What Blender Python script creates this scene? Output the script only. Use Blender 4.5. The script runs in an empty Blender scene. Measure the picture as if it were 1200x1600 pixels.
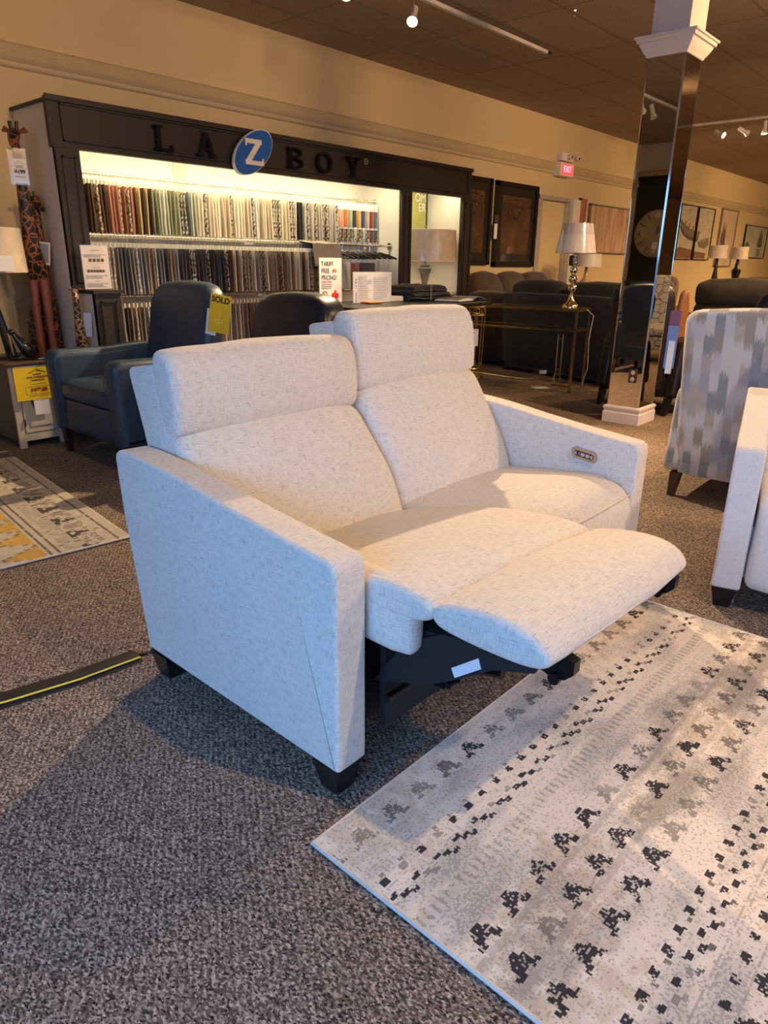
import bpy, bmesh, math, random
from mathutils import Vector, Matrix, noise
R = math.radians
PI = math.pi
random.seed(7)
C = bpy.context.scene.collection
SC = bpy.context.scene

# ------------------------------------------------------------------ camera
cam_d = bpy.data.cameras.new('camera')
cam = bpy.data.objects.new('camera', cam_d); C.objects.link(cam)
cam_d.sensor_fit = 'VERTICAL'; cam_d.sensor_height = 36; cam_d.sensor_width = 27
cam_d.lens = 36 * 1085.64 / 1600
cam_d.clip_start = .05
cam.matrix_world = Matrix(((0.667582, 0.244659, -0.703191, 0), (-0.744463, 0.232652, -0.625818, 0),
                           (0.010487, 0.941284, 0.337453, 1.3), (0, 0, 0, 1)))
SC.camera = cam
SC.view_settings.view_transform = 'Standard'; SC.view_settings.look = 'None'
SC.view_settings.gamma = 1; SC.view_settings.use_curve_mapping = False
SC.view_settings.exposure = 0.10

# ------------------------------------------------------------------ world and large lights
w = bpy.data.worlds.new('world'); SC.world = w; w.use_nodes = True
w.node_tree.nodes['Background'].inputs[0].default_value = (.30, .50, .95, 1)
w.node_tree.nodes['Background'].inputs[1].default_value = .5

def light(kind, name, loc, energy, color, aim=None, **kw):
    d = bpy.data.lights.new(name, kind); d.energy = energy; d.color = color
    for k, v in kw.items(): setattr(d, k, v)
    o = bpy.data.objects.new(name, d); C.objects.link(o); o.location = loc
    if aim is not None:
        o.rotation_euler = (Vector(aim) - Vector(loc)).to_track_quat('-Z', 'Y').to_euler()
    return o
DAY = (.17, .46, 1.0)
WARM = (1.0, .60, .28)
WARM2 = (1.0, .70, .40)
KEYC = (1.0, .70, .41)
# daylight through the shop windows of the side wall and of the front wall
light('AREA', 'daylight_side_window', (-2.75, -.4, 2.15), 190, DAY, (.6, .1, .2), shape='RECTANGLE', size=4.6, size_y=2.0, spread=R(125))
light('AREA', 'daylight_front_window', (3.0, -5.7, 2.4), 80, (.32, .58, 1.0), (3.0, -1.5, 0), shape='RECTANGLE', size=8, size_y=2.2, spread=R(125))
# warm ambient fill: unseen spots added below the ceiling, no fixtures
def fill(x, y, e, s=.09): light('SPOT', 'ceiling_fill_light', (x, y, 3.2), e, WARM, (x, y, 0), spot_size=R(165), spot_blend=.6, shadow_soft_size=s)

# ------------------------------------------------------------------ materials
MATS = {}
def new_mat(name):
    m = bpy.data.materials.new(name); m.use_nodes = True
    return m, m.node_tree, m.node_tree.nodes['Principled BSDF']
def N(nt, t, **kw):
    n = nt.nodes.new(t)
    for k, v in kw.items():
        if k.startswith('i_'):
            key = k[2:]
            n.inputs[int(key) if key.isdigit() else key.replace('_', ' ')].default_value = v
        else: setattr(n, k, v)
    return n
def ramp(nt, stops, src):
    r = nt.nodes.new('ShaderNodeValToRGB'); e = r.color_ramp.elements
    while len(e) < len(stops): e.new(.5)
    for i, (p, c) in enumerate(stops): e[i].position = p; e[i].color = (*c, 1)
    nt.links.new(src, r.inputs[0]); return r
def bumpit(nt, b, src, strength, dist=.002):
    n = N(nt, 'ShaderNodeBump'); n.inputs['Strength'].default_value = strength; n.inputs['Distance'].default_value = dist
    nt.links.new(src, n.inputs['Height']); nt.links.new(n.outputs[0], b.inputs['Normal'])
def mat(name, col, rough=.6, metal=0, var=.12, scale=8, bump=0, bscale=None, spec=.5, coat=0, emit=None, es=0, trans=0, sheen=0, alpha=1):
    if name in MATS: return MATS[name]
    m, nt, b = new_mat(name)
    tc = N(nt, 'ShaderNodeTexCoord'); nz = N(nt, 'ShaderNodeTexNoise', i_Scale=scale, i_Detail=4.0)
    nt.links.new(tc.outputs['Object'], nz.inputs['Vector'])
    lo = [max(0, c * (1 - var)) for c in col]; hi = [min(1, c * (1 + var)) for c in col]
    r = ramp(nt, [(.3, lo), (.7, hi)], nz.outputs[0]); nt.links.new(r.outputs[0], b.inputs['Base Color'])
    b.inputs['Roughness'].default_value = rough; b.inputs['Metallic'].default_value = metal
    b.inputs['Specular IOR Level'].default_value = spec
    b.inputs['Coat Weight'].default_value = coat
    if sheen: b.inputs['Sheen Weight'].default_value = sheen
    if trans: b.inputs['Transmission Weight'].default_value = trans
    if alpha < 1: b.inputs['Alpha'].default_value = alpha
    if emit: b.inputs['Emission Color'].default_value = (*emit, 1); b.inputs['Emission Strength'].default_value = es
    if bump:
        n2 = N(nt, 'ShaderNodeTexNoise', i_Scale=bscale or scale * 6, i_Detail=3.0)
        nt.links.new(tc.outputs['Object'], n2.inputs['Vector']); bumpit(nt, b, n2.outputs[0], bump)
    MATS[name] = m; return m

def linen(name, light_c, dark_c, strength=1.0):
    m, nt, b = new_mat(name)
    uv = N(nt, 'ShaderNodeUVMap')
    outs = []
    for s in ((30, 620, 1), (620, 34, 1), (5, 160, 1)):
        mp = N(nt, 'ShaderNodeMapping'); mp.inputs['Scale'].default_value = s
        nt.links.new(uv.outputs[0], mp.inputs[0])
        nz = N(nt, 'ShaderNodeTexNoise', i_Scale=1.0, i_Detail=2.0); nt.links.new(mp.outputs[0], nz.inputs['Vector'])
        k = strength; mid = [light_c[i] * (1 - .22 * k) + dark_c[i] * .22 * k for i in range(3)]; lo = [light_c[i] * (1 - .85 * k) + dark_c[i] * .85 * k for i in range(3)]
        r = ramp(nt, [(.27, lo), (.42, mid), (.60, light_c)], nz.outputs[0])
        outs.append((r, nz))
    mx = N(nt, 'ShaderNodeMix', data_type='RGBA', blend_type='DARKEN'); mx.inputs[0].default_value = 1.0
    nt.links.new(outs[0][0].outputs[0], mx.inputs[6]); nt.links.new(outs[1][0].outputs[0], mx.inputs[7])
    g = N(nt, 'ShaderNodeMix', data_type='RGBA', blend_type='MULTIPLY'); g.inputs[0].default_value = .25
    tc = N(nt, 'ShaderNodeTexCoord'); bz = N(nt, 'ShaderNodeTexNoise', i_Scale=6.0, i_Detail=3.0); nt.links.new(tc.outputs['Object'], bz.inputs['Vector'])
    rr = ramp(nt, [(.3, (.85, .85, .85)), (.7, (1, 1, 1))], bz.outputs[0])
    nt.links.new(mx.outputs[2], g.inputs[6]); nt.links.new(rr.outputs[0], g.inputs[7])
    nt.links.new(g.outputs[2], b.inputs['Base Color'])
    b.inputs['Roughness'].default_value = .9; b.inputs['Specular IOR Level'].default_value = .2
    b.inputs['Sheen Weight'].default_value = .1
    ad = N(nt, 'ShaderNodeMath', operation='ADD'); nt.links.new(outs[0][1].outputs[0], ad.inputs[0]); nt.links.new(outs[1][1].outputs[0], ad.inputs[1])
    bw = N(nt, 'ShaderNodeTexNoise', i_Scale=9.0, i_Detail=2.0); nt.links.new(tc.outputs['Object'], bw.inputs['Vector'])
    a2 = N(nt, 'ShaderNodeMath', operation='MULTIPLY_ADD', i_1=4.0); nt.links.new(bw.outputs[0], a2.inputs[0]); nt.links.new(ad.outputs[0], a2.inputs[2])
    bumpit(nt, b, a2.outputs[0], .35, .002)
    return m

LINEN = linen('cream_linen', (.82, .76, .67), (.30, .27, .25), 1.0)
LINEN2 = linen('pale_linen', (.78, .74, .70), (.42, .40, .39), .8)

def carpet_mat():
    m, nt, b = new_mat('carpet')
    tc = N(nt, 'ShaderNodeTexCoord')
    mp = N(nt, 'ShaderNodeMapping'); mp.inputs['Rotation'].default_value = (0, 0, R(48)); mp.inputs['Scale'].default_value = (1.0, .62, 1)
    nt.links.new(tc.outputs['Object'], mp.inputs[0])
    v = N(nt, 'ShaderNodeTexVoronoi', i_Scale=290.0); nt.links.new(mp.outputs[0], v.inputs['Vector'])
    sep = N(nt, 'ShaderNodeSeparateColor'); nt.links.new(v.outputs['Color'], sep.inputs[0])
    r = ramp(nt, [(0, (.026, .020, .019)), (.28, (.135, .096, .075)), (.6, (.27, .20, .155)), (1, (.58, .46, .36))], sep.outputs[0])
    n2 = N(nt, 'ShaderNodeTexNoise', i_Scale=1.6, i_Detail=6.0); nt.links.new(tc.outputs['Object'], n2.inputs['Vector'])
    r2 = ramp(nt, [(.3, (.88, .88, .88)), (.7, (1, 1, 1))], n2.outputs[0])
    w_ = N(nt, 'ShaderNodeTexWave', i_Scale=26.0, i_Distortion=1.5); w_.bands_direction = 'X'; nt.links.new(mp.outputs[0], w_.inputs['Vector'])
    w_.inputs['Detail Scale'].default_value = 6
    r3 = ramp(nt, [(0, (.62, .62, .62)), (1, (1.1, 1.1, 1.1))], w_.outputs[0])
    a = N(nt, 'ShaderNodeMix', data_type='RGBA', blend_type='MULTIPLY'); a.inputs[0].default_value = 1
    nt.links.new(r.outputs[0], a.inputs[6]); nt.links.new(r2.outputs[0], a.inputs[7])
    c = N(nt, 'ShaderNodeMix', data_type='RGBA', blend_type='MULTIPLY'); c.inputs[0].default_value = .8
    nt.links.new(a.outputs[2], c.inputs[6]); nt.links.new(r3.outputs[0], c.inputs[7])
    nt.links.new(c.outputs[2], b.inputs['Base Color'])
    b.inputs['Roughness'].default_value = .97; b.inputs['Specular IOR Level'].default_value = .15
    bumpit(nt, b, sep.outputs[0], .6, .004)
    return m

def ceiling_mat():
    m, nt, b = new_mat('ceiling_tiles')
    tc = N(nt, 'ShaderNodeTexCoord'); sp = N(nt, 'ShaderNodeSeparateXYZ'); nt.links.new(tc.outputs['Object'], sp.inputs[0])
    outs = []
    for ax, per, off in ((0, 1.32, .98), (1, .64, .38)):
        a = N(nt, 'ShaderNodeMath', operation='ADD', i_1=100 * per - off); nt.links.new(sp.outputs[ax], a.inputs[0])
        d = N(nt, 'ShaderNodeMath', operation='DIVIDE', i_1=per); nt.links.new(a.outputs[0], d.inputs[0])
        f = N(nt, 'ShaderNodeMath', operation='FRACT'); nt.links.new(d.outputs[0], f.inputs[0])
        c = N(nt, 'ShaderNodeMath', operation='LESS_THAN', i_1=.024 / per); nt.links.new(f.outputs[0], c.inputs[0]); outs.append(c)
    mxm = N(nt, 'ShaderNodeMath', operation='MAXIMUM'); nt.links.new(outs[0].outputs[0], mxm.inputs[0]); nt.links.new(outs[1].outputs[0], mxm.inputs[1])
    nz = N(nt, 'ShaderNodeTexNoise', i_Scale=60.0, i_Detail=4.0); nt.links.new(tc.outputs['Object'], nz.inputs['Vector'])
    r = ramp(nt, [(.3, (.32, .25, .18)), (.7, (.41, .32, .23))], nz.outputs[0])
    mx = N(nt, 'ShaderNodeMix', data_type='RGBA'); nt.links.new(mxm.outputs[0], mx.inputs[0]); nt.links.new(r.outputs[0], mx.inputs[6])
    mx.inputs[7].default_value = (.25, .19, .13, 1)
    nt.links.new(mx.outputs[2], b.inputs['Base Color']); b.inputs['Roughness'].default_value = .95
    bumpit(nt, b, nz.outputs[0], .4); return m

def ikat_mat():
    m, nt, b = new_mat('ikat_fabric')
    uv = N(nt, 'ShaderNodeUVMap'); sp = N(nt, 'ShaderNodeSeparateXYZ'); nt.links.new(uv.outputs[0], sp.inputs[0])
    cw, ch = .050, .105
    dv = N(nt, 'ShaderNodeMath', operation='DIVIDE', i_1=cw); nt.links.new(sp.outputs[0], dv.inputs[0])
    fl = N(nt, 'ShaderNodeMath', operation='FLOOR'); nt.links.new(dv.outputs[0], fl.inputs[0])
    wn = N(nt, 'ShaderNodeTexWhiteNoise', noise_dimensions='1D'); nt.links.new(fl.outputs[0], wn.inputs['W'])
    mp = N(nt, 'ShaderNodeMapping'); mp.inputs['Scale'].default_value = (260, 14, 1); nt.links.new(uv.outputs[0], mp.inputs[0])
    nz = N(nt, 'ShaderNodeTexNoise', i_Scale=1.0, i_Detail=2.0); nt.links.new(mp.outputs[0], nz.inputs['Vector'])
    a = N(nt, 'ShaderNodeMath', operation='MULTIPLY_ADD', i_1=.17); nt.links.new(nz.outputs[0], a.inputs[0]); nt.links.new(sp.outputs[1], a.inputs[2])
    a2 = N(nt, 'ShaderNodeMath', operation='MULTIPLY_ADD', i_1=.4); nt.links.new(wn.outputs['Value'], a2.inputs[0]); nt.links.new(a.outputs[0], a2.inputs[2])
    d2 = N(nt, 'ShaderNodeMath', operation='DIVIDE', i_1=ch); nt.links.new(a2.outputs[0], d2.inputs[0])
    f2 = N(nt, 'ShaderNodeMath', operation='FLOOR'); nt.links.new(d2.outputs[0], f2.inputs[0])
    cb = N(nt, 'ShaderNodeCombineXYZ'); nt.links.new(fl.outputs[0], cb.inputs[0]); nt.links.new(f2.outputs[0], cb.inputs[1])
    w2 = N(nt, 'ShaderNodeTexWhiteNoise', noise_dimensions='2D'); nt.links.new(cb.outputs[0], w2.inputs['Vector'])
    r = ramp(nt, [(0, (.66, .66, .66)), (.30, (.30, .33, .37)), (.46, (.50, .47, .42)), (.62, (.58, .60, .63)), (.76, (.38, .35, .31)), (.88, (.40, .44, .50))], w2.outputs['Value'])
    r.color_ramp.interpolation = 'CONSTANT'
    m2 = N(nt, 'ShaderNodeMapping'); m2.inputs['Scale'].default_value = (600, 600, 1); nt.links.new(uv.outputs[0], m2.inputs[0])
    n3 = N(nt, 'ShaderNodeTexNoise', i_Scale=1.0); nt.links.new(m2.outputs[0], n3.inputs['Vector'])
    r3 = ramp(nt, [(.3, (.75, .75, .75)), (.6, (1, 1, 1))], n3.outputs[0])
    c = N(nt, 'ShaderNodeMix', data_type='RGBA', blend_type='MULTIPLY'); c.inputs[0].default_value = 1
    nt.links.new(r.outputs[0], c.inputs[6]); nt.links.new(r3.outputs[0], c.inputs[7]); nt.links.new(c.outputs[2], b.inputs['Base Color'])
    b.inputs['Roughness'].default_value = .9; bumpit(nt, b, n3.outputs[0], .3); return m

def cell_mat(name, cell, edge, scale, th=.06, rough=.45):
    m, nt, b = new_mat(name)
    tc = N(nt, 'ShaderNodeTexCoord')
    nz = N(nt, 'ShaderNodeTexNoise', i_Scale=20.0); nt.links.new(tc.outputs['Object'], nz.inputs['Vector'])
    mxv = N(nt, 'ShaderNodeMix', data_type='VECTOR'); mxv.inputs[0].default_value = .03
    nt.links.new(tc.outputs['Object'], mxv.inputs[4]); nt.links.new(nz.outputs['Color'], mxv.inputs[5])
    v = N(nt, 'ShaderNodeTexVoronoi', i_Scale=scale, feature='DISTANCE_TO_EDGE'); nt.links.new(mxv.outputs[1], v.inputs['Vector'])
    r = ramp(nt, [(th, edge), (th + .03, cell)], v.outputs[0]); nt.links.new(r.outputs[0], b.inputs['Base Color'])
    b.inputs['Roughness'].default_value = rough; return m

def art_mat(name, base, mid, dark, sx, sy, lo=.35, hi=.62):
    m, nt, b = new_mat(name)
    tc = N(nt, 'ShaderNodeTexCoord'); mp = N(nt, 'ShaderNodeMapping'); mp.inputs['Scale'].default_value = (sx, 1, sy)
    nt.links.new(tc.outputs['Object'], mp.inputs[0])
    nz = N(nt, 'ShaderNodeTexNoise', i_Scale=1.0, i_Detail=6.0, i_Roughness=.65); nt.links.new(mp.outputs[0], nz.inputs['Vector'])
    r = ramp(nt, [(lo, dark), ((lo + hi) / 2, mid), (hi, base)], nz.outputs[0]); nt.links.new(r.outputs[0], b.inputs['Base Color'])
    b.inputs['Roughness'].default_value = .6; return m

def attr_mat(name, rough=.95, nscale=300, bump=.5):
    m, nt, b = new_mat(name)
    at = N(nt, 'ShaderNodeAttribute', attribute_name='weave')
    tc = N(nt, 'ShaderNodeTexCoord'); nz = N(nt, 'ShaderNodeTexNoise', i_Scale=float(nscale), i_Detail=2.0); nt.links.new(tc.outputs['Object'], nz.inputs['Vector'])
    r = ramp(nt, [(.25, (.72, .72, .72)), (.7, (1.08, 1.08, 1.08))], nz.outputs[0])
    c = N(nt, 'ShaderNodeMix', data_type='RGBA', blend_type='MULTIPLY'); c.inputs[0].default_value = .8
    nt.links.new(at.outputs['Color'], c.inputs[6]); nt.links.new(r.outputs[0], c.inputs[7]); nt.links.new(c.outputs[2], b.inputs['Base Color'])
    b.inputs['Roughness'].default_value = rough; b.inputs['Specular IOR Level'].default_value = .15
    bumpit(nt, b, nz.outputs[0], bump, .003); return m

WALL = mat('wall_paint', (.64, .51, .29), .85, scale=1.5, var=.03, bump=.08, bscale=90)
WALLG = mat('greyish_wall_paint', (.72, .68, .60), .85, scale=1.5, var=.03, bump=.08, bscale=90)
TRIMW = mat('trim_paint', (.56, .45, .28), .6, var=.03)
WHITE = mat('white_paint', (.78, .72, .66), .5, var=.03)
CABD = mat('dark_taupe_paint', (.021, .0155, .013), .5, var=.08)
CABIN = mat('niche_wall_paint', (.80, .76, .66), .8, var=.03)
BLACK = mat('black_lacquer', (.010, .009, .009), .35, var=.1)
BLACKM = mat('black_metal', (.012, .012, .013), .38, metal=.6, var=.1)
BLACKF = mat('black_webbing', (.009, .009, .010), .8, var=.2, scale=60)
GLOSSB = mat('gloss_black_letter', (.008, .007, .007), .12, var=.1)
CHROME = mat('chrome', (.72, .72, .72), .12, metal=1, var=.02)
GOLD = mat('antique_gold', (.50, .36, .17), .28, metal=1, var=.15)
BRASS = mat('pale_brass', (.80, .62, .36), .14, metal=1, var=.05)
PAPER = mat('paper_white', (.78, .76, .74), .6, var=.03)
INK = mat('ink_black', (.02, .02, .02), .6, var=.05)
GREYINK = mat('ink_grey', (.35, .35, .36), .6, var=.05)
YELLOW = mat('tag_yellow', (.80, .56, .02), .5, var=.04)
RED = mat('tag_red', (.62, .03, .03), .5, var=.04)
MAROON = mat('ink_maroon', (.28, .02, .03), .5, var=.04)
NAVY = mat('navy_leather', (.019, .045, .082), .42, scale=12, var=.2, bump=.15, bscale=140)
NAVYD = mat('dark_navy_leather', (.008, .012, .024), .30, scale=12, var=.2, bump=.15, bscale=120)
BROWNL = mat('dark_brown_leather', (.020, .013, .011), .36, scale=10, var=.25, bump=.25, bscale=120)
BROWNF = mat('brown_suede', (.060, .036, .022), .85, scale=7, var=.3, bump=.3, bscale=60, sheen=.3)
CHARF = mat('charcoal_fabric', (.022, .018, .016), .85, scale=9, var=.3, bump=.3, bscale=100, sheen=.1)
TAUPEF = mat('taupe_fabric', (.16, .12, .085), .9, scale=9, var=.25, bump=.3, bscale=100)
TAN = mat('tan_leather', (.30, .12, .04), .5, var=.15)
LEGW = mat('dark_walnut', (.035, .014, .010), .4, scale=20, var=.3)
TOPW = mat('walnut_top', (.06, .032, .020), .45, scale=14, var=.3)
BLUE = mat('logo_blue', (.008, .10, .42), .35, var=.04)
SHADEW = mat('lamp_shade_linen', (.85, .80, .74), .7, scale=40, var=.05, trans=0)
SHADET = mat('wrapped_tan_shade', (.56, .47, .36), .35, scale=14, var=.14, coat=.6, bump=.6, bscale=22)
PEWTER = mat('grey_wood_base', (.20, .19, .17), .6, scale=14, var=.3)
CRYSTAL = mat('mirrored_ball_glass', (.75, .68, .55), .04, metal=1, var=.06)
MIRROR, _nt, _b = new_mat('mirror_silver')
_b.inputs['Base Color'].default_value = (.56, .53, .48, 1); _b.inputs['Metallic'].default_value = 1; _b.inputs['Roughness'].default_value = .015
_tc = N(_nt, 'ShaderNodeTexCoord'); _nz = N(_nt, 'ShaderNodeTexNoise', i_Scale=2.0); _nt.links.new(_tc.outputs['Object'], _nz.inputs['Vector'])
_r = ramp(_nt, [(.3, (.52, .49, .44)), (.7, (.60, .56, .51))], _nz.outputs[0]); _nt.links.new(_r.outputs[0], _b.inputs['Base Color'])
MIRB = mat('mirror_bevel_edge', (.70, .80, .84), .08, metal=1, var=.02)
GLASS, _nt, _b = new_mat('window_glass')
_b.inputs['Base Color'].default_value = (1, 1, 1, 1)
_tr = N(_nt, 'ShaderNodeBsdfTransparent'); _gl = N(_nt, 'ShaderNodeBsdfGlossy', i_Roughness=.02); _mx = N(_nt, 'ShaderNodeMixShader', i_0=.08)
_nt.links.new(_tr.outputs[0], _mx.inputs[1]); _nt.links.new(_gl.outputs[0], _mx.inputs[2]); _nt.links.new(_mx.outputs[0], _nt.nodes['Material Output'].inputs[0])
PLASTIC, _nt, _b = new_mat('clear_plastic')
_tr = N(_nt, 'ShaderNodeBsdfTransparent'); _gl = N(_nt, 'ShaderNodeBsdfGlossy', i_Roughness=.12); _mx = N(_nt, 'ShaderNodeMixShader', i_0=.16)
_nt.links.new(_tr.outputs[0], _mx.inputs[1]); _nt.links.new(_gl.outputs[0], _mx.inputs[2]); _nt.links.new(_mx.outputs[0], _nt.nodes['Material Output'].inputs[0])
CARPET = carpet_mat(); CEIL = ceiling_mat(); IKAT = ikat_mat()
BULB = mat('lit_bulb', (1, .9, .7), .5, emit=(1.0, .80, .50), es=14)
EXITR = mat('exit_red_lit', (.8, .04, .04), .5, emit=(1.0, .05, .05), es=1.6)

# ------------------------------------------------------------------ mesh helpers
class MB:
    def __init__(s): s.v = []; s.f = []; s.sm = []
    def add(s, vs, fs, smooth=True, mtx=None):
        o = len(s.v)
        s.v += [tuple(mtx @ Vector(v)) if mtx else tuple(v) for v in vs]
        s.f += [tuple(i + o for i in f) for f in fs]; s.sm += [smooth] * len(fs); return s
    def box(s, x0, x1, y0, y1, z0, z1, mtx=None):
        v = [(x, y, z) for x in (x0, x1) for y in (y0, y1) for z in (z0, z1)]
        return s.add(v, [(0, 1, 3, 2), (4, 6, 7, 5), (0, 4, 5, 1), (2, 3, 7, 6), (0, 2, 6, 4), (1, 5, 7, 3)], False, mtx)
    def rbox(s, x0, x1, y0, y1, z0, z1, r=.02, puff=0, n=6, mtx=None, jit=0, seed=0):
        """rounded box with softly bulging faces"""
        c = Vector(((x0 + x1) / 2, (y0 + y1) / 2, (z0 + z1) / 2)); h = Vector(((x1 - x0) / 2, (y1 - y0) / 2, (z1 - z0) / 2))
        r = min(r, h.x * .98, h.y * .98, h.z * .98)
        vs = {}; vl = []; fs = []
        def P(i, j, k):
            key = (i, j, k)
            if key not in vs:
                t = [math.copysign(1, a) * abs(a) ** .8 if a else 0 for a in (2 * i / n - 1, 2 * j / n - 1, 2 * k / n - 1)]
                p = Vector([t[q] * h[q] for q in range(3)])
                inner = Vector([max(-(h[q] - r), min(h[q] - r, p[q])) for q in range(3)])
                d = p - inner
                if d.length > 1e-9: p = inner + d.normalized() * r
                if puff:
                    for q in range(3):
                        a, b2 = [t[u] for u in range(3) if u != q]
                        p[q] += puff * t[q] * (1 - a * a) * (1 - b2 * b2) * (1 if q != 0 else .3)
                if jit: p += Vector(noise.noise_vector((p + Vector((seed, 0, 0))) * 5)) * jit
                vs[key] = len(vl); vl.append(p + c)
            return vs[key]
        for a in range(n):
            for b in range(n):
                for q in (0, n):
                    f1 = (P(q, a, b), P(q, a + 1, b), P(q, a + 1, b + 1), P(q, a, b + 1))
                    f2 = (P(a, q, b), P(a, q, b + 1), P(a + 1, q, b + 1), P(a + 1, q, b))
                    f3 = (P(a, b, q), P(a + 1, b, q), P(a + 1, b + 1, q), P(a, b + 1, q))
                    for f in (f1, f2, f3): fs.append(f if q else f[::-1])
        return s.add(vl, fs, True, mtx)
    def tube(s, pts, r, n=8, closed=False, mtx=None, caps=True):
        pts = [Vector(p) for p in pts]; m = len(pts); vs = []; fs = []
        rs = r if isinstance(r, (list, tuple)) else [r] * m
        up = None
        for i, p in enumerate(pts):
            if closed: t = pts[(i + 1) % m] - pts[i - 1]
            else: t = pts[min(i + 1, m - 1)] - pts[max(i - 1, 0)]
            t.normalize()
            if up is None: up = Vector((0, 0, 1)) if abs(t.z) < .9 else Vector((1, 0, 0))
            a = t.cross(up)
            if a.length < 1e-6: a = t.orthogonal()
            a.normalize(); b = a.cross(t).normalized(); up = b
            for k in range(n):
                g = 2 * PI * k / n; vs.append(p + (a * math.cos(g) + b * math.sin(g)) * rs[i])
        for i in range(m if closed else m - 1):
            for k in range(n):
                fs.append((i * n + k, i * n + (k + 1) % n, ((i + 1) % m) * n + (k + 1) % n, ((i + 1) % m) * n + k))
        if not closed and caps: fs += [tuple(range(n))[::-1], tuple((m - 1) * n + k for k in range(n))]
        return s.add(vs, fs, True, mtx)
    def lathe(s, prof, n=24, mtx=None, caps=True):
        vs = []; fs = []
        for (r, z) in prof:
            for k in range(n): g = 2 * PI * k / n; vs.append((r * math.cos(g), r * math.sin(g), z))
        for i in range(len(prof) - 1):
            for k in range(n): fs.append((i * n + k, i * n + (k + 1) % n, (i + 1) * n + (k + 1) % n, (i + 1) * n + k))
        if caps: fs += [tuple(range(n))[::-1], tuple((len(prof) - 1) * n + k for k in range(n))]
        return s.add(vs, fs, True, mtx)
    def prism(s, poly, t0, t1, ax='y', mtx=None):
        """poly in the plane across ax, extruded from t0 to t1"""
        m = len(poly)
        def P(a, b, t): return (a, t, b) if ax == 'y' else ((t, a, b) if ax == 'x' else (a, b, t))
        vs = [P(a, b, t0) for a, b in poly] + [P(a, b, t1) for a, b in poly]
        fs = [tuple(range(m))[::-1], tuple(range(m, 2 * m))] + [(i, (i + 1) % m, m + (i + 1) % m, m + i) for i in range(m)]
        return s.add(vs, fs, False, mtx)
    def loft(s, prof, t0, t1, r=.02, crown=0, ax='x', ns=10, res=5, smooth=True, mtx=None, jit=0, taper=None):
        """closed profile (a,b) swept from t0 to t1 with rounded ends; crown bulges the middle"""
        m0 = len(prof); p = []
        if smooth:
            for i in range(m0):
                a, b, c, d = [Vector(prof[(i + k) % m0][:2]) for k in (-1, 0, 1, 2)]
                for k in range(res):
                    t = k / res
                    p.append(.5 * ((2 * b) + (c - a) * t + (2 * a - 5 * b + 4 * c - d) * t * t + (3 * b - a - 3 * c + d) * t ** 3))
        else: p = [Vector(q[:2]) for q in prof]
        m = len(p); area = sum(p[i].x * p[(i + 1) % m].y - p[(i + 1) % m].x * p[i].y for i in range(m))
        sg = 1 if area > 0 else -1; nr = []
        for i in range(m):
            t = p[(i + 1) % m] - p[i - 1]; nr.append(Vector((t.y, -t.x)).normalized() * sg)
        L = t1 - t0; ts = []
        for k in range(6): g = PI / 2 * k / 5; ts.append((r * (1 - math.cos(g)) , r * (1 - math.sin(g))))
        secs = [(t0 + a, d) for a, d in ts] + [(t0 + r + (L - 2 * r) * k / ns, 0) for k in range(1, ns)] + [(t1 - a, d) for a, d in ts[::-1]]
        vs = []
        for (t, d) in secs:
            u = 2 * (t - t0) / L - 1; cr = crown * (1 - abs(u) ** 2.4)
            cx = sum((q.x for q in p)) / m; cy = sum((q.y for q in p)) / m
            for i in range(m):
                q = p[i] + nr[i] * (cr - d)
                if taper: k_ = taper(u); q = Vector((cx + (q.x - cx) * k_, cy + (q.y - cy) * k_))
                v = (t, q.x, q.y) if ax == 'x' else ((q.x, t, q.y) if ax == 'y' else (q.x, q.y, t))
                v = Vector(v)
                if jit: v += Vector(noise.noise_vector(v * 6)) * jit
                vs.append(v)
        fs = []; K = len(secs)
        for k in range(K - 1):
            for i in range(m): fs.append((k * m + i, k * m + (i + 1) % m, (k + 1) * m + (i + 1) % m, (k + 1) * m + i))
        s.add(vs, fs, True, mtx); o = len(s.v) - len(vs)
        s.f += [tuple(o + i for i in range(m))[::-1], tuple(o + (K - 1) * m + i for i in range(m))]; s.sm += [False, False]
        return s

def finish(me, angle=45):
    bm = bmesh.new(); bm.from_mesh(me); bmesh.ops.recalc_face_normals(bm, faces=bm.faces)
    uvl = bm.loops.layers.uv.new('UVMap')
    for f in bm.faces:
        n = f.normal; a = max(range(3), key=lambda q: abs(n[q]) * (1.15 if q == 1 else 1))
        for l in f.loops:
            c = l.vert.co
            l[uvl].uv = (c.y, c.z) if a == 0 else ((c.x, c.z) if a == 1 else (c.x, c.y))
    bm.to_mesh(me); bm.free(); me.set_sharp_from_angle(angle=R(angle))
def obj(name, mb, m, parent=None, angle=45):
    me = bpy.data.meshes.new(name); me.from_pydata(mb.v, [], mb.f)
    for i, p in enumerate(me.polygons): p.use_smooth = mb.sm[i]
    finish(me, angle); me.materials.append(m)
    o = bpy.data.objects.new(name, me); C.objects.link(o)
    if parent is not None: o.parent = parent
    return o
def tag(o, label=None, cat=None, group=None, kind=None):
    if label: o['label'] = label
    if cat: o['category'] = cat
    if group: o['group'] = group
    if kind: o['kind'] = kind
    return o
def thing(name, label, cat, loc=(0, 0, 0), rz=0, group=None):
    o = bpy.data.objects.new(name, None); C.objects.link(o); o.location = loc; o.rotation_euler = (0, 0, rz)
    o.empty_display_size = .1
    return tag(o, label, cat, group)
def struct(name, mb, m, label=None):
    o = obj(name, mb, m); o['kind'] = 'structure'
    if label: o['label'] = label
    return o
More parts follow.
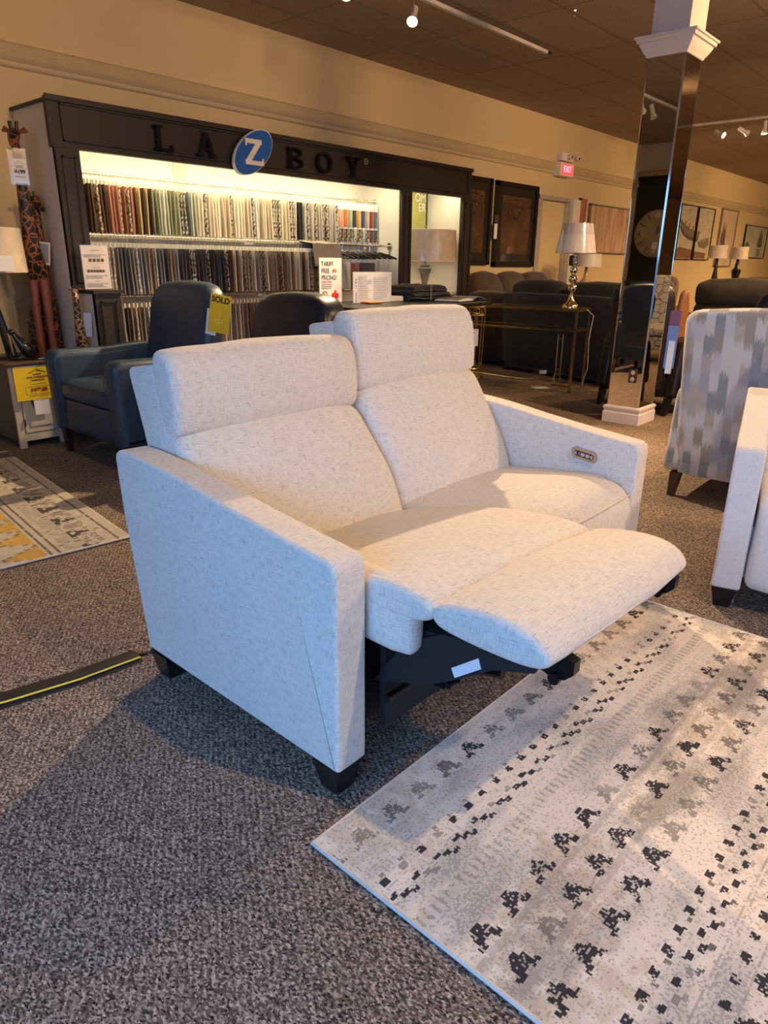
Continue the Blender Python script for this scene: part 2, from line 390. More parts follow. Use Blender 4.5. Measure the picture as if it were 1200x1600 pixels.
def dup(root, loc, rz=None, label=None, group=None):
    r = root.copy(); C.objects.link(r); r.location = loc
    if rz is not None: r.rotation_euler = (r.rotation_euler[0], r.rotation_euler[1], rz)
    if label: r['label'] = label
    if group: r['group'] = group
    for ch in root.children:
        c = ch.copy(); C.objects.link(c); c.parent = r
        for g in ch.children:
            d = g.copy(); C.objects.link(d); d.parent = c
    return r
def text(name, body, size, loc, m, parent, align='CENTER', ext=.0006, rot=(PI / 2, 0, 0), bold=0, sx=1, lead=1):
    cu = bpy.data.curves.new(name, 'FONT'); cu.body = body; cu.size = size; cu.extrude = ext; cu.align_x = align; cu.align_y = 'CENTER'
    cu.offset = bold; cu.space_line = lead
    t = bpy.data.objects.new(name, cu); C.objects.link(t)
    dg = bpy.context.evaluated_depsgraph_get(); me = bpy.data.meshes.new_from_object(t.evaluated_get(dg))
    bpy.data.objects.remove(t); me.materials.clear(); me.materials.append(m)
    o = bpy.data.objects.new(name, me); C.objects.link(o); o.parent = parent; o.location = loc; o.rotation_euler = rot; o.scale = (sx, 1, 1)
    return o
def rpoly(pts):
    """closed polygon from (a, b, radius) corners"""
    out = []; m = len(pts)
    for i in range(m):
        p = Vector(pts[i][:2]); r = pts[i][2] if len(pts[i]) > 2 else 0
        if r <= 0: out.append(tuple(p)); continue
        a = (Vector(pts[i - 1][:2]) - p); c = (Vector(pts[(i + 1) % m][:2]) - p)
        r = min(r, a.length * .45, c.length * .45); a.normalize(); c.normalize()
        for k in range(5):
            t = k / 4; out.append(tuple(p + a * r * (1 - t) ** 2 + c * r * t ** 2))
    return out
def rrect(w, h, r, n=4, cx=0, cz=0):
    p = []
    for (sx, sz, a0) in ((1, 1, 0), (-1, 1, 90), (-1, -1, 180), (1, -1, 270)):
        for k in range(n + 1):
            a = R(a0 + 90 * k / n); p.append((cx + sx * (w / 2 - r) + r * math.cos(a), cz + sz * (h / 2 - r) + r * math.sin(a)))
    return p

# ================================================================== THE ROOM
HC = 3.377
X0, X1, Y0, Y1 = -2.0, 26.0, -5.0, 6.0
fl = struct('floor', MB().box(X0 - .1, X1 + .1, Y0 - .1, Y1 + .1, -.1, 0), CARPET)
struct('ceiling', MB().box(X0 - .1, X1 + .1, Y0 - .1, Y1 + .1, HC, HC + .1), CEIL)
b = MB().box(X0 - .1, 10.32, Y1, Y1 + .12, 0, HC).box(11.12, X1 + .1, Y1, Y1 + .12, 0, HC).box(10.32, 11.12, Y1, Y1 + .12, 2.25, HC)
struct('wall_back', b, WALL)
b = MB().box(X0 - .12, X0, -5, -2.9, 0, HC).box(X0 - .12, X0, 1.7, 6.1, 0, HC).box(X0 - .12, X0, -2.9, 1.7, 0, .35).box(X0 - .12, X0, -2.9, 1.7, 2.40, HC)
struct('wall_left', b, WALLG)
b = MB().box(X0, -1, Y0 - .12, Y0, 0, HC).box(7, X1, Y0 - .12, Y0, 0, HC).box(-1, 7, Y0 - .12, Y0, 0, .35).box(-1, 7, Y0 - .12, Y0, 2.8, HC)
struct('wall_front', b, WALL)
struct('wall_right', MB().box(X1, X1 + .12, Y0, Y1, 0, HC), WALL)
wf = MB().box(X0 - .08, X0 - .03, -2.9, 1.7, .35, .42).box(X0 - .08, X0 - .03, -2.9, 1.7, 2.34, 2.40)
for y in (-2.9, -1.4, .13, 1.64): wf.box(X0 - .08, X0 - .03, y, y + .06, .35, 2.40)
o = struct('window_1', wf, mat('alu_frame', (.35, .35, .36), .4, metal=.8)); obj('window_pane', MB().box(X0 - .06, X0 - .055, -2.86, 1.66, .42, 2.34), GLASS, o)
wf = MB().box(-1, 7, Y0 - .08, Y0 - .03, .35, .42).box(-1, 7, Y0 - .08, Y0 - .03, 2.73, 2.8)
for x in (-1, .98, 2.97, 4.96, 6.94): wf.box(x, x + .06, Y0 - .08, Y0 - .03, .35, 2.8)
o = struct('window_2', wf, mat('alu_frame', (.35, .35, .36), .4, metal=.8)); obj('window_pane', MB().box(-.95, 6.95, Y0 - .06, Y0 - .055, .42, 2.73), GLASS, o)
# picture rail running along the back wall
prof = [(6.0, 2.62), (5.985, 2.625), (5.975, 2.64), (5.978, 2.66), (5.955, 2.68), (5.945, 2.70), (5.955, 2.725), (5.965, 2.735), (5.955, 2.75), (5.965, 2.775), (5.985, 2.785), (6.0, 2.79)]
prof = [(y - .002, z) for y, z in prof]
struct('trim_1', MB().prism(prof, X0, X1, 'x'), TRIMW)
struct('trim_2', MB().prism([(x - 8.001 + 0, z) for x, z in [(6.0, 2.84), (6.03, 2.85), (6.045, 2.88), (6.05, 2.91), (6.02, 2.93), (6.0, 2.94)]], 3.2, 5.99, 'y'), TRIMW)
struct('baseboard_back', MB().box(X0, 2.5, 5.98, 6.0, 0, .12).box(7.65, 10.2, 5.98, 6.0, 0, .12).box(11.35, X1, 5.98, 6.0, 0, .12), TRIMW)
# dark feature panel at the far end of the side wall, where the clock hangs
b = MB().box(X0 + .001, X0 + .03, 3.3, 5.97, 0.0, 2.84)
struct('trim_3', b, mat('matt_black_paint', (.012, .012, .011), .8))
struct('trim_4', MB().box(X0 + .03, X0 + .10, 3.3, 5.97, .98, 1.03), mat('dark_ledge', (.05, .045, .04), .6))
# door in the back wall
d = struct('door_1', MB().box(10.33, 11.11, 6.03, 6.07, 0, 2.245), WALL)
fr = MB().box(10.19, 10.32, 5.975, 6.0, 0, 2.31).box(11.12, 11.16, 5.95, 6.12, 0, 2.31).box(10.19, 11.16, 5.955, 6.0, 2.25, 2.31)
obj('door_frame', fr, mat('door_frame_paint', (.40, .36, .30), .5), d)
obj('door_edge', MB().box(11.10, 11.12, 5.96, 6.02, 0, 2.25), mat('pale_steel', (.6, .62, .64), .3, metal=.7), d)
obj('door_handle', MB().tube([(10.42, 6.03, 1.02), (10.42, 5.97, 1.02), (10.54, 5.97, 1.02)], .012), CHROME, d)
struct('wall_alcove', MB().box(11.16, 11.40, 5.9, 6.0, 0, 2.30), WALLG)

# added ambient fill lights
for x, y, e in ((7.8, .6, 300), (10.5, 1.6, 300), (14.5, 1.5, 420), (19.5, 1.5, 550), (4.6, -1.8, 330), (10, -2.5, 250)):
    fill(x, y, e)
light('SPOT', 'aisle_fill_light', (5.2, .6, 3.2), 330, WARM, (5.0, 2.6, 0), spot_size=R(85), spot_blend=1.0, shadow_soft_size=.06)  # unseen fill, added to brighten the carpet near the column
# unseen fill spots added over the shop floor to brighten the back wall
for (x, y, tx, tz, e, sz) in ((-.8, 1.2, -.2, 2.3, 160, 80), (2.6, .6, 3.6, 3.0, 420, 75), (6.2, .2, 7.6, 2.7, 420, 80), (9.5, 0, 11.2, 2.3, 520, 75), (13, 0, 15.5, 2.2, 600, 75), (17.5, 0, 20.5, 2.1, 750, 80)):
    light('SPOT', 'wall_fill_light', (x, y, 3.2), e, WARM, (tx, 6, tz), spot_size=R(sz), spot_blend=1.0, shadow_soft_size=.3)

# ================================================================== MAIN LOVESEAT
def side_seam(path, r=.0022): return MB().tube(path, r, 5)
def loveseat(name, label, recline=True, detail=True, LM=LINEN, hr=.03):
    t = thing(name, label, 'loveseat')
    ax0, ax1, bx0, bx1 = .985, 1.09, 2.655, 2.76
    def arm(x0, x1, ft, nm):
        bt = ft + .09
        pr = rpoly([(1.022, .088, .012), (1.022, ft, .034), (1.20, ft + .018, .15), (1.45, ft + .046, .15), (1.66, ft + .078, .12), (1.84, ft + .094, .1), (1.988, ft + .094, .04), (1.972, ft - .1, 0), (1.905, .10, .02)])
        m = MB().loft(pr, x0, x1, r=.012, ns=4, smooth=False, jit=.002)
        a = obj(nm, m, LM, t, 50)
        return a
    arm(ax0, ax1, .662, 'arm'); ar = arm(bx0, bx1, .632, 'arm')
    # carcass
    obj('frame', MB().box(1.09, 2.655, 1.10, 1.88, .12, .34).box(1.09, 2.655, 1.80, 1.93, .10, .60), LM if not recline else BLACKF, t)
    obj('back_panel', MB().rbox(1.00, 2.745, 1.90, 1.94, .10, .66, .012), LM, t)
    # backs
    def back(x0, x1, lum, head, shell, nm, cr=.03):
        lb = obj(nm, MB().loft(lum, x0, x1, r=.035, crown=cr, jit=.006, ns=14), LM, t, 60)
        hb = obj('headrest', MB().loft(head, x0 + .001, x1 - .001, r=.028, crown=.012, jit=.006, ns=14), LM, t, 60)
        obj('back_shell', MB().loft(shell, x0 + .0, x1 - .0, r=.010, jit=.003, smooth=False), LM, t, 60)
        if detail:
            for xs in (x0 + .020, x1 - .020):
                pts = head[1:5]; cyh = sum(p[0] for p in head) / len(head); czh = sum(p[1] for p in head) / len(head)
                obj('seam', side_seam([(xs, cyh + (y - cyh) * 1.005, czh + (z - czh) * 1.002) for y, z in pts], .0022), LM, hb)
        return lb
    up_l = [(1.60, .40), (1.595, .47), (1.64, .575), (1.70, .67), (1.758, .765), (1.818, .838), (1.90, .85), (1.92, .78), (1.80, .5), (1.72, .4)]
    up_h = [(1.848, .843), (1.815, .868), (1.815, .97), (1.832, 1.055), (1.855, 1.102), (1.89, 1.122), (1.94, 1.118), (1.965, 1.06), (1.945, .95), (1.91, .852)]
    up_s = rpoly([(2.092, 1.072, .025), (1.95, 1.09, .02), (1.85, .62, .02), (1.93, .52, .03), (2.035, .80, .05)])
    re_l = [(1.56, .39), (1.572, .455), (1.625, .565), (1.695, .655), (1.757, .735), (1.812, .790), (1.89, .80), (1.92, .73), (1.78, .45), (1.68, .38)]
    re_h = [(1.842, .794), (1.805, .822), (1.798, .90), (1.812, .985), (1.836, 1.028), (1.872, 1.045), (1.915, 1.038), (1.935, .97), (1.925, .87), (1.90, .795)]
    re_s = rpoly([(2.056, .985, .025), (1.915, 1.007, .02), (1.81, .58, .02), (1.90, .48, .03), (1.99, .745, .05)])
    back(1.098, 1.882, re_l if recline else up_l, re_h if recline else up_h, re_s if recline else up_s, 'backrest')
    back(1.888, 2.652, up_l, up_h, up_s, 'backrest')
    # seats
    st = [(1.67, .42), (1.44, .462), (1.20, .487), (1.09, .472), (1.035, .432), (1.010, .36), (1.006, .22), (1.012, .13), (1.05, .115), (1.14, .18), (1.3, .28), (1.6, .30)]
    s = obj('seat_cushion', MB().loft(st, 1.888, 2.648, r=.03, crown=.022, jit=.004, ns=14), LM, t, 60)
    if detail: obj('seam', side_seam([(x, 1.02 - .02 * (1 - ((x - 2.27) / .37) ** 2), .442 + .012 * (1 - ((x - 2.27) / .37) ** 2)) for x in [1.91 + .0365 * k for k in range(20)]], .0024), LM, s)
    if recline:
        st = [(1.64, .42), (1.38, .505), (1.17, .553), (.98, .577), (.88, .574), (.840, .562), (.836, .535), (.87, .512), (.95, .50), (1.05, .49), (1.3, .43), (1.6, .36)]
        sk = Matrix(((1, 0, 0, 0), (0, 1, 0, 0), (-.045, 0, 1, .045 * 1.62), (0, 0, 0, 1)))
        s = obj('seat_cushion', MB().loft(st, 1.10, 1.880, r=.016, crown=.010, jit=.005, ns=14, mtx=sk), LM, t, 60)
        ft = [(.834, .528), (.832, .560), (.79, .580), (.70, .596), (.63, .594), (.578, .577), (.550, .550), (.550, .525), (.585, .510), (.66, .506), (.79, .510)]
        f = obj('footrest', MB().loft(ft, 1.10, 1.880, r=.016, crown=.010, jit=.005, ns=14, mtx=sk), LM, t, 60)
        obj('seam', MB().tube([(1.49 + .35 * u, .5475 - .010 * (1 - abs(u) ** 2.4), .534) for u in [k / 10 - 1 for k in range(21)]], .002, 5, mtx=sk), LM, f)
        obj('seam', MB().tube([(1.1005, y, z) for y, z in ((.80, .535), (.70, .540), (.62, .538), (.575, .533))], .002, 5, mtx=sk), LM, f)
        obj('seam', MB().tube([(1.1005, y, z) for y, z in ((1.1, .525), (.98, .54), (.87, .54))], .002, 5, mtx=sk), LM, s)
        obj('seat_side_panel', MB().rbox(1.102, 1.18, .900, 1.35, .41, .60, .035, jit=.003), LM, t)
        # recliner mechanism
        m = MB().prism([(1.06, .27), (.95, .43), (.84, .49), (.60, .525), (.60, .49), (.70, .455), (.80, .385), (.88, .335), (.98, .30)], 1.155, 1.17, 'x').prism([(.62, .500), (.62, .512), (.90, .47), (1.3, .40), (1.3, .34), (.95, .40), (.80, .45)], 1.17, 1.82, 'x')
        bd = obj('mechanism_board', m, BLACKF, t)
        lb = obj('care_label', MB().prism([(.811, .414), (.739, .470), (.730, .446), (.800, .392)], 1.1525, 1.1545, 'x'), mat('label_white', (.75, .75, .76), .5, var=.02), bd)
        lb.location = (0, 0, 0)
        for k in range(5): pass
        for xs in (1.225, 1.80):
            m = MB().prism([(.575, .515), (.545, .505), (.545, .475), (.565, .455), (.60, .452), (.66, .47), (.72, .50)], xs, xs + .028, 'x')
            br = obj('footrest_bracket', m, BLACKM, t)
            obj('roller', MB().tube([(xs - .012, .585, .455), (xs + .04, .585, .455)], .014, 12), BLACKM, br)
            m = MB().prism([(.66, .47), (.70, .482), (1.02, .34), (1.16, .23), (1.13, .205), (.98, .30)], 1.195 if xs < 1.5 else xs + .02, 1.203 if xs < 1.5 else xs + .028, 'x')
            m.prism([(.86, .30), (.89, .28), (1.05, .33), (1.25, .31), (1.25, .35), (1.03, .37)], xs + .034, xs + .042, 'x')
            m.prism([(.95, .42), (.98, .44), (1.10, .22), (1.07, .20)], xs + .044, xs + .052, 'x')
            for (y, z) in ((.99, .31), (.88, .29), (1.04, .345), (1.09, .22)): m.tube([(xs + .015, y, z), (xs + .058, y, z)], .009, 10)
            obj('scissor_arm', m, BLACKM, t)
        m = MB().tube([(1.13, .99, .255), (1.86, .99, .255)], .012).tube([(1.13, 1.13, .19), (1.86, 1.13, .19)], .014)
        obj('cross_tube', m, BLACKM, t)
        m = MB().rbox(1.30, 1.44, .93, 1.30, .215, .285, .015).tube([(1.37, .80, .30), (1.37, 1.0, .25)], .014)
        obj('motor', m, BLACKM, t)
        sp = [(1.20 + .006 * math.cos(k * .9), .80 + .0035 * k * .5, .437 - .004 * k * .3 + .006 * math.sin(k * .9)) for k in range(24)]
        obj('spring', MB().tube(sp, .0018, 6), CHROME, t)
        obj('filler_panel', MB().box(1.16, 1.84, 1.02, 1.04, .14, .46), BLACKF, t)
    else:
        obj('seat_cushion', MB().loft(st, 1.10, 1.880, r=.03, crown=.022, jit=.004, ns=14), LM, t, 60)
    # legs
    for (x, y) in ((1.035, 1.075), (1.035, 1.86), (2.71, 1.075), (2.71, 1.86)):
        m = MB(); a, c = .047, .030; q = .012 * (-1 if x < 2 else 1) * 0
        m.add([(x - a, y - a, .09), (x + a, y - a, .09), (x + a, y + a, .09), (x - a, y + a, .09), (x - c + q, y - c, 0), (x + c + q, y - c, 0), (x + c + q, y + c, 0), (x - c + q, y + c, 0)],
              [(0, 1, 2, 3), (7, 6, 5, 4), (0, 4, 5, 1), (1, 5, 6, 2), (2, 6, 7, 3), (3, 7, 4, 0)], False)
        obj('leg', m, BLACK, t)
    if detail:
        # control panel on the inner face of the far arm
        px = bx0 - .001
        def onarm(poly, t_, m_, par, nm, d0=0): 
            return obj(nm, MB().prism([(1.245 + a, .557 + c + a * .12) for a, c in poly], px - t_, px - d0, 'x'), m_, par)
        cp = onarm(rrect(.112, .046, .018, 5), .010, mat('bronze_bezel', (.42, .36, .30), .3, metal=.8), t, 'control_panel')
        onarm(rrect(.088, .022, .0105, 5), .0115, BLACK, cp, 'keypad', .0101)
        for k, (a, ww) in enumerate(((-.036, .011), (-.020, .002), (-.004, .018), (.018, .018), (.036, .009))):
            onarm(rrect(ww, .013, min(ww, .013) * .3, 3, cx=-a), .0135, mat('button_grey', (.50, .44, .38), .4) if k not in (0,) else GREYINK, cp, 'button', .0116)
    return t
sofa = loveseat('loveseat', 'cream linen power loveseat with one footrest raised, in the middle of the floor')

# second loveseat of the same kind, only its arm and seat corner show
s2 = loveseat('loveseat', 'pale linen loveseat with a black leg, standing beside the blue and tan patterned chair', recline=False, detail=False, LM=LINEN2)
a = R(-90 - 14 + 0)
# its own right arm front (local x=2.76..2.655, y=1.02) faces the main loveseat
def place(root, lx, ly, wx, wy, rz):
    c, s_ = math.cos(rz), math.sin(rz)
    root.rotation_euler = (0, 0, rz); root.location = (wx - (c * lx - s_ * ly), wy - (s_ * lx + c * ly), 0)
place(s2, .985, 1.02, 2.77, .703, R(-90 + 14))

# ================================================================== RUGS
def rug_mesh(name, nx, ny, cell, colf, thick=.010):
    vs = []; fs = []; cols = []
    for j in range(ny + 1):
        for i in range(nx + 1): vs.append((i * cell, -j * cell, thick))
    for j in range(ny):
        for i in range(nx): fs.append((j * (nx + 1) + i, (j + 1) * (nx + 1) + i, (j + 1) * (nx + 1) + i + 1, j * (nx + 1) + i + 1)); cols.append(colf((i + .5) * cell, (j + .5) * cell, i, j))
    me = bpy.data.meshes.new(name); me.from_pydata(vs, [], fs)
    at = me.color_attributes.new('weave', 'FLOAT_COLOR', 'CORNER')
    buf = []
    for c in cols: buf += [c[0], c[1], c[2], 1.0] * 4
    at.data.foreach_set('color', buf)
    o = bpy.data.objects.new(name, me); C.objects.link(o); return o
TRI = ["..XX..", ".XXXX.", ".XXXX.", "XX..XX"]
rng = random.Random(3)
def rh(*k):
    h = hash(k) & 0xffffffff; h ^= (h >> 13); h = (h * 2654435761) & 0xffffffff; return ((h >> 8) & 0xffff) / 65535.0
def fbm(x, y, s, z=0): return noise.fractal(Vector((x * s, y * s, z)), 1.0, 2.0, 4)
def rugcol(u, v, i, j):
    base = Vector((.86, .76, .63)); tanc = Vector((.58, .44, .29)); grey = Vector((.56, .52, .46))
    n1 = fbm(u, v, 2.2); n2 = fbm(u * .6, v * 2, 5, 5.0); n3 = fbm(u, v, 28, 9)
    tb = max(0, 1 - abs(v - .53) / .17) + max(0, 1 - abs(v - 1.15) / .2)
    band = .5 + .5 * math.sin(v * 2 * PI / .42 + 1.0)
    k = max(0, min(1, .25 + n1 * .8 + .35 * band + n3 * .6)); c = base.lerp(tanc, max(0, k - .45) * 1.0)
    c = c.lerp(grey, max(0, min(.75, n2 * 1.4 + .12)))
    c = c.lerp(Vector((.43, .36, .28)), max(0, min(.6, tb * (.28 + n2 * .9 + n3 * .4))))
    vm = v % 1.03 if v > 1.03 else v
    # distort for a ragged woven edge
    uu = u + fbm(u, v + 5, 70, 2) * .0035; vv = vm + fbm(u + 3, v, 70, 2) * .0035
    dk = Vector((.018, .018, .026)); ink = 0
    cell = .0125
    def tri(v0, sp, off, fade_alt, flip=False):
        r_ = int((vv - v0) / cell)
        if vv < v0 or r_ > 3: return 0
        kk = math.floor((uu - off) / sp + .5); c_ = uu - off - kk * sp
        col = int((c_ + .0375) / cell)
        if c_ < -.0375 or col > 5: return 0
        if TRI[3 - r_ if flip else r_][col] != 'X': return 0
        f = .95
        if fade_alt and kk % 2: f = .70
        return f * (1 if rh(int(kk), int(v0 * 100)) > .18 else .6)
    def blk(v0, h, sp, w_, off, f=.95):
        if not v0 <= vv < v0 + h: return 0
        kk = math.floor((uu - off) / sp + .5); c_ = uu - off - kk * sp
        return f * (1 if rh(int(kk), int(v0 * 1000)) > .2 else .55) if abs(c_) < w_ / 2 else 0
    ink = max(ink, tri(.045, .110, .09, True))
    ink = max(ink, blk(.190, .016, .0625, .022, .030))
    ink = max(ink, blk(.176, .010, .0625, .012, .038, .6))
    ink = max(ink, blk(.232, .011, .0745, .024, .015), blk(.243, .012, .0745, .024, .038), blk(.254, .011, .0745, .022, .060))
    if .305 < vv < .335: ink = max(ink, .42 if (uu % .024) < .010 and n2 < .5 else .10)
    ink = max(ink, tri(.405, .111, .072, True if u > .62 else False))
    if .458 < vv < .475: ink = max(ink, .26)
    ink = max(ink, tri(.495, .1105, .070, u > .45))
    if .545 < vv < .562: ink = max(ink, .22)
    ink = max(ink, tri(.582, .1105, .065, u > .8))
    ink = max(ink, blk(.711, .020, .0625, .022, .105), blk(.724, .012, .0625, .012, .082, .7))
    ink = max(ink, blk(.750, .014, .070, .020, .170), blk(.764, .014, .070, .022, .135), blk(.778, .010, .070, .018, .150, .8))
    for q in (.80, .812, .865):
        if q < vv < q + .004: ink = max(ink, .35)
    ink = max(ink, blk(.832, .020, .0625, .022, .258))
    ink = max(ink, tri(.868, .1105, .02, False))
    ink = max(ink, blk(.945, .018, .0625, .024, .0), blk(.975, .012, .0745, .024, .02))
    # wear
    wear = fbm(u, v, 150, 4); big = fbm(u, v, 4, 13)
    if ink: ink *= (1 if wear < (.26 - big * .3 if abs(vv - .22) > .05 and abs(vv - .745) > .05 else .42) else .3)
    else:
        m_ = fbm(u, v, 170, 7)
        if m_ > .36 - .5 * max(0, n2) - .16 * min(1, tb): ink = .30
        
    c = c.lerp(dk, max(0, min(1, ink)))
    return c
RX, RY = 1.775, 2.3
cs = .0045
rg = rug_mesh('area_rug', int(RX / cs), int(RY / cs), cs, rugcol)
RUGM = attr_mat('rug_pile', nscale=420, bump=.5)
rg.data.materials.append(RUGM); rg.location = (.853, .967, .002); rg.rotation_euler = (0, 0, R(-.4))
tag(rg, 'cream distressed area rug with rows of black stepped triangles, under the raised footrest', 'rug')
BIND = mat('rug_binding', (.74, .66, .56), .8, var=.1)
obj('binding', MB().tube([(-.003, .003, .006), (RX, .003, .006), (RX, -RY, .006), (-.003, -RY, .006)], .0062, 8, closed=True), BIND, rg)

def rug2col(u, v, i, j):
    cream = Vector((.56, .50, .40)); dk = Vector((.06, .055, .055)); yel = Vector((.60, .38, .10)); n = fbm(u, v, 30, 3)
    c = cream * (1 + .15 * n); ink = 0
    b = u % 1.05
    def seg(a, w_=.008): return abs(b - a) < w_
    if any(seg(a) for a in (.06, .33, .37, .60, .64, .66)): ink = .6
    if .08 < b < .31:
        q = (b - .08) / .23; p = (v / .23) % 1; tri_ = abs(p - .5) * 2
        if q > tri_ + .12 and q < .93: ink = .75 if (b * 85) % 1 < .6 and n < .25 else .15
        elif abs(q - tri_) < .05: ink = .55 if (v * 40) % 1 > .35 else .1
        p2 = abs(((v / .23 + .5) % 1) - .5) * 2
        if 1 - q > p2 + .25 and q > .12: ink = .55 if (v * 45) % 1 < .5 and n < .2 else .1
    if .39 < b < .58:
        q = (b - .39) / .19; p = (v / .22) % 1; tri_ = abs(p - .5) * 2
        if tri_ < .9 - q: c = yel * (1 + .2 * n)
        if abs(tri_ - (.95 - q)) < .07: ink = .55 if (v * 70 % 2) > .7 else .0
    if b > .68:
        q = (b - .68) / .37; p = abs(((v / .30) % 1) - .5) * 2; d = abs(((q * 2 + p) % 1) - .5)
        if d < .16: ink = .45 if rh(i // 4, j // 3) > .35 else .1
    if n > .32: ink *= .4
    return c.lerp(dk, min(1, ink * 1.25))
rg2 = rug_mesh('area_rug', 125, 155, .0125, lambda u, v, i, j: rug2col(1.5625 - u, v, i, j))
rg2.data.materials.append(RUGM)
rg2.rotation_euler = (0, 0, R(-6.2)); rg2.location = (.21, 5.16, .002)
tag(rg2, 'cream area rug with yellow and black triangle bands, before the small painted cabinet', 'rug')
obj('binding', MB().tube([(0, 0, .006), (1.5625, 0, .006), (1.5625, -1.9375, .006), (0, -1.9375, .006)], .006, 8, closed=True), BIND, rg2)

# ================================================================== CABLE COVER
pts = [(-1.2, 2.60), (-.2, 2.33), (.30, 2.20), (.60, 2.105), (.80, 2.06), (1.005, 2.04)]
cvr = MB(); sec = [(-.050, 0), (-.032, .010), (-.012, .015), (.012, .015), (.032, .010), (.050, 0)]
vs = []; fs = []
for i, (x, y) in enumerate(pts):
    a_ = pts[max(i - 1, 0)]; b_ = pts[min(i + 1, len(pts) - 1)]; t_ = Vector((b_[0] - a_[0], b_[1] - a_[1])).normalized(); nn = Vector((-t_.y, t_.x))
    for (o_, z) in sec: vs.append((x + nn.x * o_, y + nn.y * o_, z + .001))
n_ = len(sec)
for i in range(len(pts) - 1):
    for k in range(n_): fs.append((i * n_ + k, i * n_ + (k + 1) % n_, (i + 1) * n_ + (k + 1) % n_, (i + 1) * n_ + k))
fs += [tuple(range(n_)), tuple((len(pts) - 1) * n_ + k for k in range(n_))]
cvr.add(vs, fs, False)
cc = obj('cable_cover', cvr, mat('black_rubber', (.014, .014, .013), .55, var=.3, scale=30)); tag(cc, 'black rubber floor cable cover with a yellow stripe, running to the loveseat', 'cable cover')
vs = []; fs = []
for i, (x, y) in enumerate(pts):
    a_ = pts[max(i - 1, 0)]; b_ = pts[min(i + 1, len(pts) - 1)]; t_ = Vector((b_[0] - a_[0], b_[1] - a_[1])).normalized(); nn = Vector((-t_.y, t_.x))
    for (o_, z) in ((-.036, .0105), (-.0285, .0125)): vs.append((x + nn.x * o_, y + nn.y * o_, z + .0016))
for i in range(len(pts) - 1): fs.append((2 * i, 2 * i + 1, 2 * i + 3, 2 * i + 2))
obj('stripe', MB().add(vs, fs, False), mat('stripe_yellow', (.85, .70, .08), .5), cc)
tag(obj('power_cord', MB().tube([(1.0, 2.045, .006), (1.06, 2.025, .005), (1.15, 2.01, .005), (1.3, 2.0, .005)], .004, 6), mat('cord_brown', (.22, .12, .06), .6)), 'thin brown power cord running from the cable cover under the loveseat', 'cord')

# ================================================================== FABRIC DISPLAY CASE
dc = thing('display_case', 'dark taupe built-in fabric display case with raised black letters on its header', 'display case', (2.52, 5.377, 0))
def W2(mb_name, mb, m, p=dc):   # parts given in room coordinates
    o = obj(mb_name, mb, m, p); o.location = (-2.52, -5.377, 0); return o
W2('side_panel', MB().box(2.52, 2.55, 5.40, 5.995, 0, 2.345).box(2.53, 2.555, 5.10, 5.40, 0, 1.065), WALLG)
hd = MB().box(2.50, 7.575, 5.385, 5.43, 2.045, 2.365).box(2.50, 7.575, 5.43, 5.995, 2.335, 2.355)
hd.box(2.49, 7.585, 5.367, 5.385, 2.335, 2.372).box(2.50, 7.575, 5.372, 5.385, 2.045, 2.082)
for z0, z1 in ((2.318, 2.328), (2.090, 2.100)): hd.box(2.585, 7.50, 5.370, 5.385, z0, z1)
for x in (2.585, 7.49): hd.box(x, x + .012, 5.370, 5.385, 2.09, 2.328)
hdo = W2('header', hd, CABD)
def pilaster(x0, x1, y, z0, z1, nm='pilaster'):
    m = MB().box(x0, x1, y, y + .045, z0, z1)
    a, b = x0 + .035, x1 - .035
    for (p, q) in ((a, a + .012), (b - .012, b)): m.box(p, q, y - .010, y, z0 + .06, z1 - .05)
    m.box(a, b, y - .010, y, z1 - .062, z1 - .05).box(a, b, y - .010, y, z0 + .05, z0 + .062)
    return W2(nm, m, CABD)
pilaster(2.52, 2.692, 5.377, 1.09, 2.045); pilaster(6.288, 6.455, 5.377, 0, 2.045); pilaster(7.415, 7.62, 5.377, 0, 2.045)
pilaster(2.53, 2.725, 5.08, 0, 1.065, 'base_pilaster')
W2('base_ledge', MB().box(2.515, 2.745, 5.065, 5.377, 1.065, 1.09), CABD)
W2('base_side', MB().box(2.70, 2.725, 5.12, 5.377, 0, 1.065), CABD)
W2('niche_divider', MB().box(6.30, 6.44, 5.42, 5.99, 0, 2.335), CABIN)
W2('niche_side', MB().box(7.425, 7.61, 5.42, 5.99, 0, 2.335), CABIN)
W2('niche_side', MB().box(2.55, 2.60, 5.43, 5.99, 0, 2.335), CABIN)
W2('niche_back', MB().box(2.55, 7.6, 5.965, 5.99, 0, 2.335), CABIN)
W2('niche_back_strip', MB().box(3.83, 3.97, 5.955, 5.966, 0, 2.3), mat('strip_cream', (.66, .61, .48), .7))
W2('niche_counter', MB().box(6.44, 7.425, 5.44, 5.965, .94, .97), CABIN)
tb = W2('lamp_tube', MB().tube([(2.75, 5.50, 2.20), (6.2, 5.50, 2.20)], .018, 10), mat('tube_lit', (1, .93, .7), .5, emit=(1.0, .86, .55), es=10))
light('AREA', 'niche_tube_light', (4.45, 5.52, 2.17), 26, (1.0, .84, .52), (4.45, 5.80, 1.2), shape='RECTANGLE', size=3.3, size_y=.06)
light('AREA', 'niche_lamp_light', (6.93, 5.52, 2.17), 5, (1.0, .84, .55), (6.93, 5.80, 1.2), shape='RECTANGLE', size=.8, size_y=.06)
W2('lamp_tube', MB().tube([(6.55, 5.50, 2.20), (7.3, 5.50, 2.20)], .016, 10), mat('tube_lit', (1, .93, .7)))
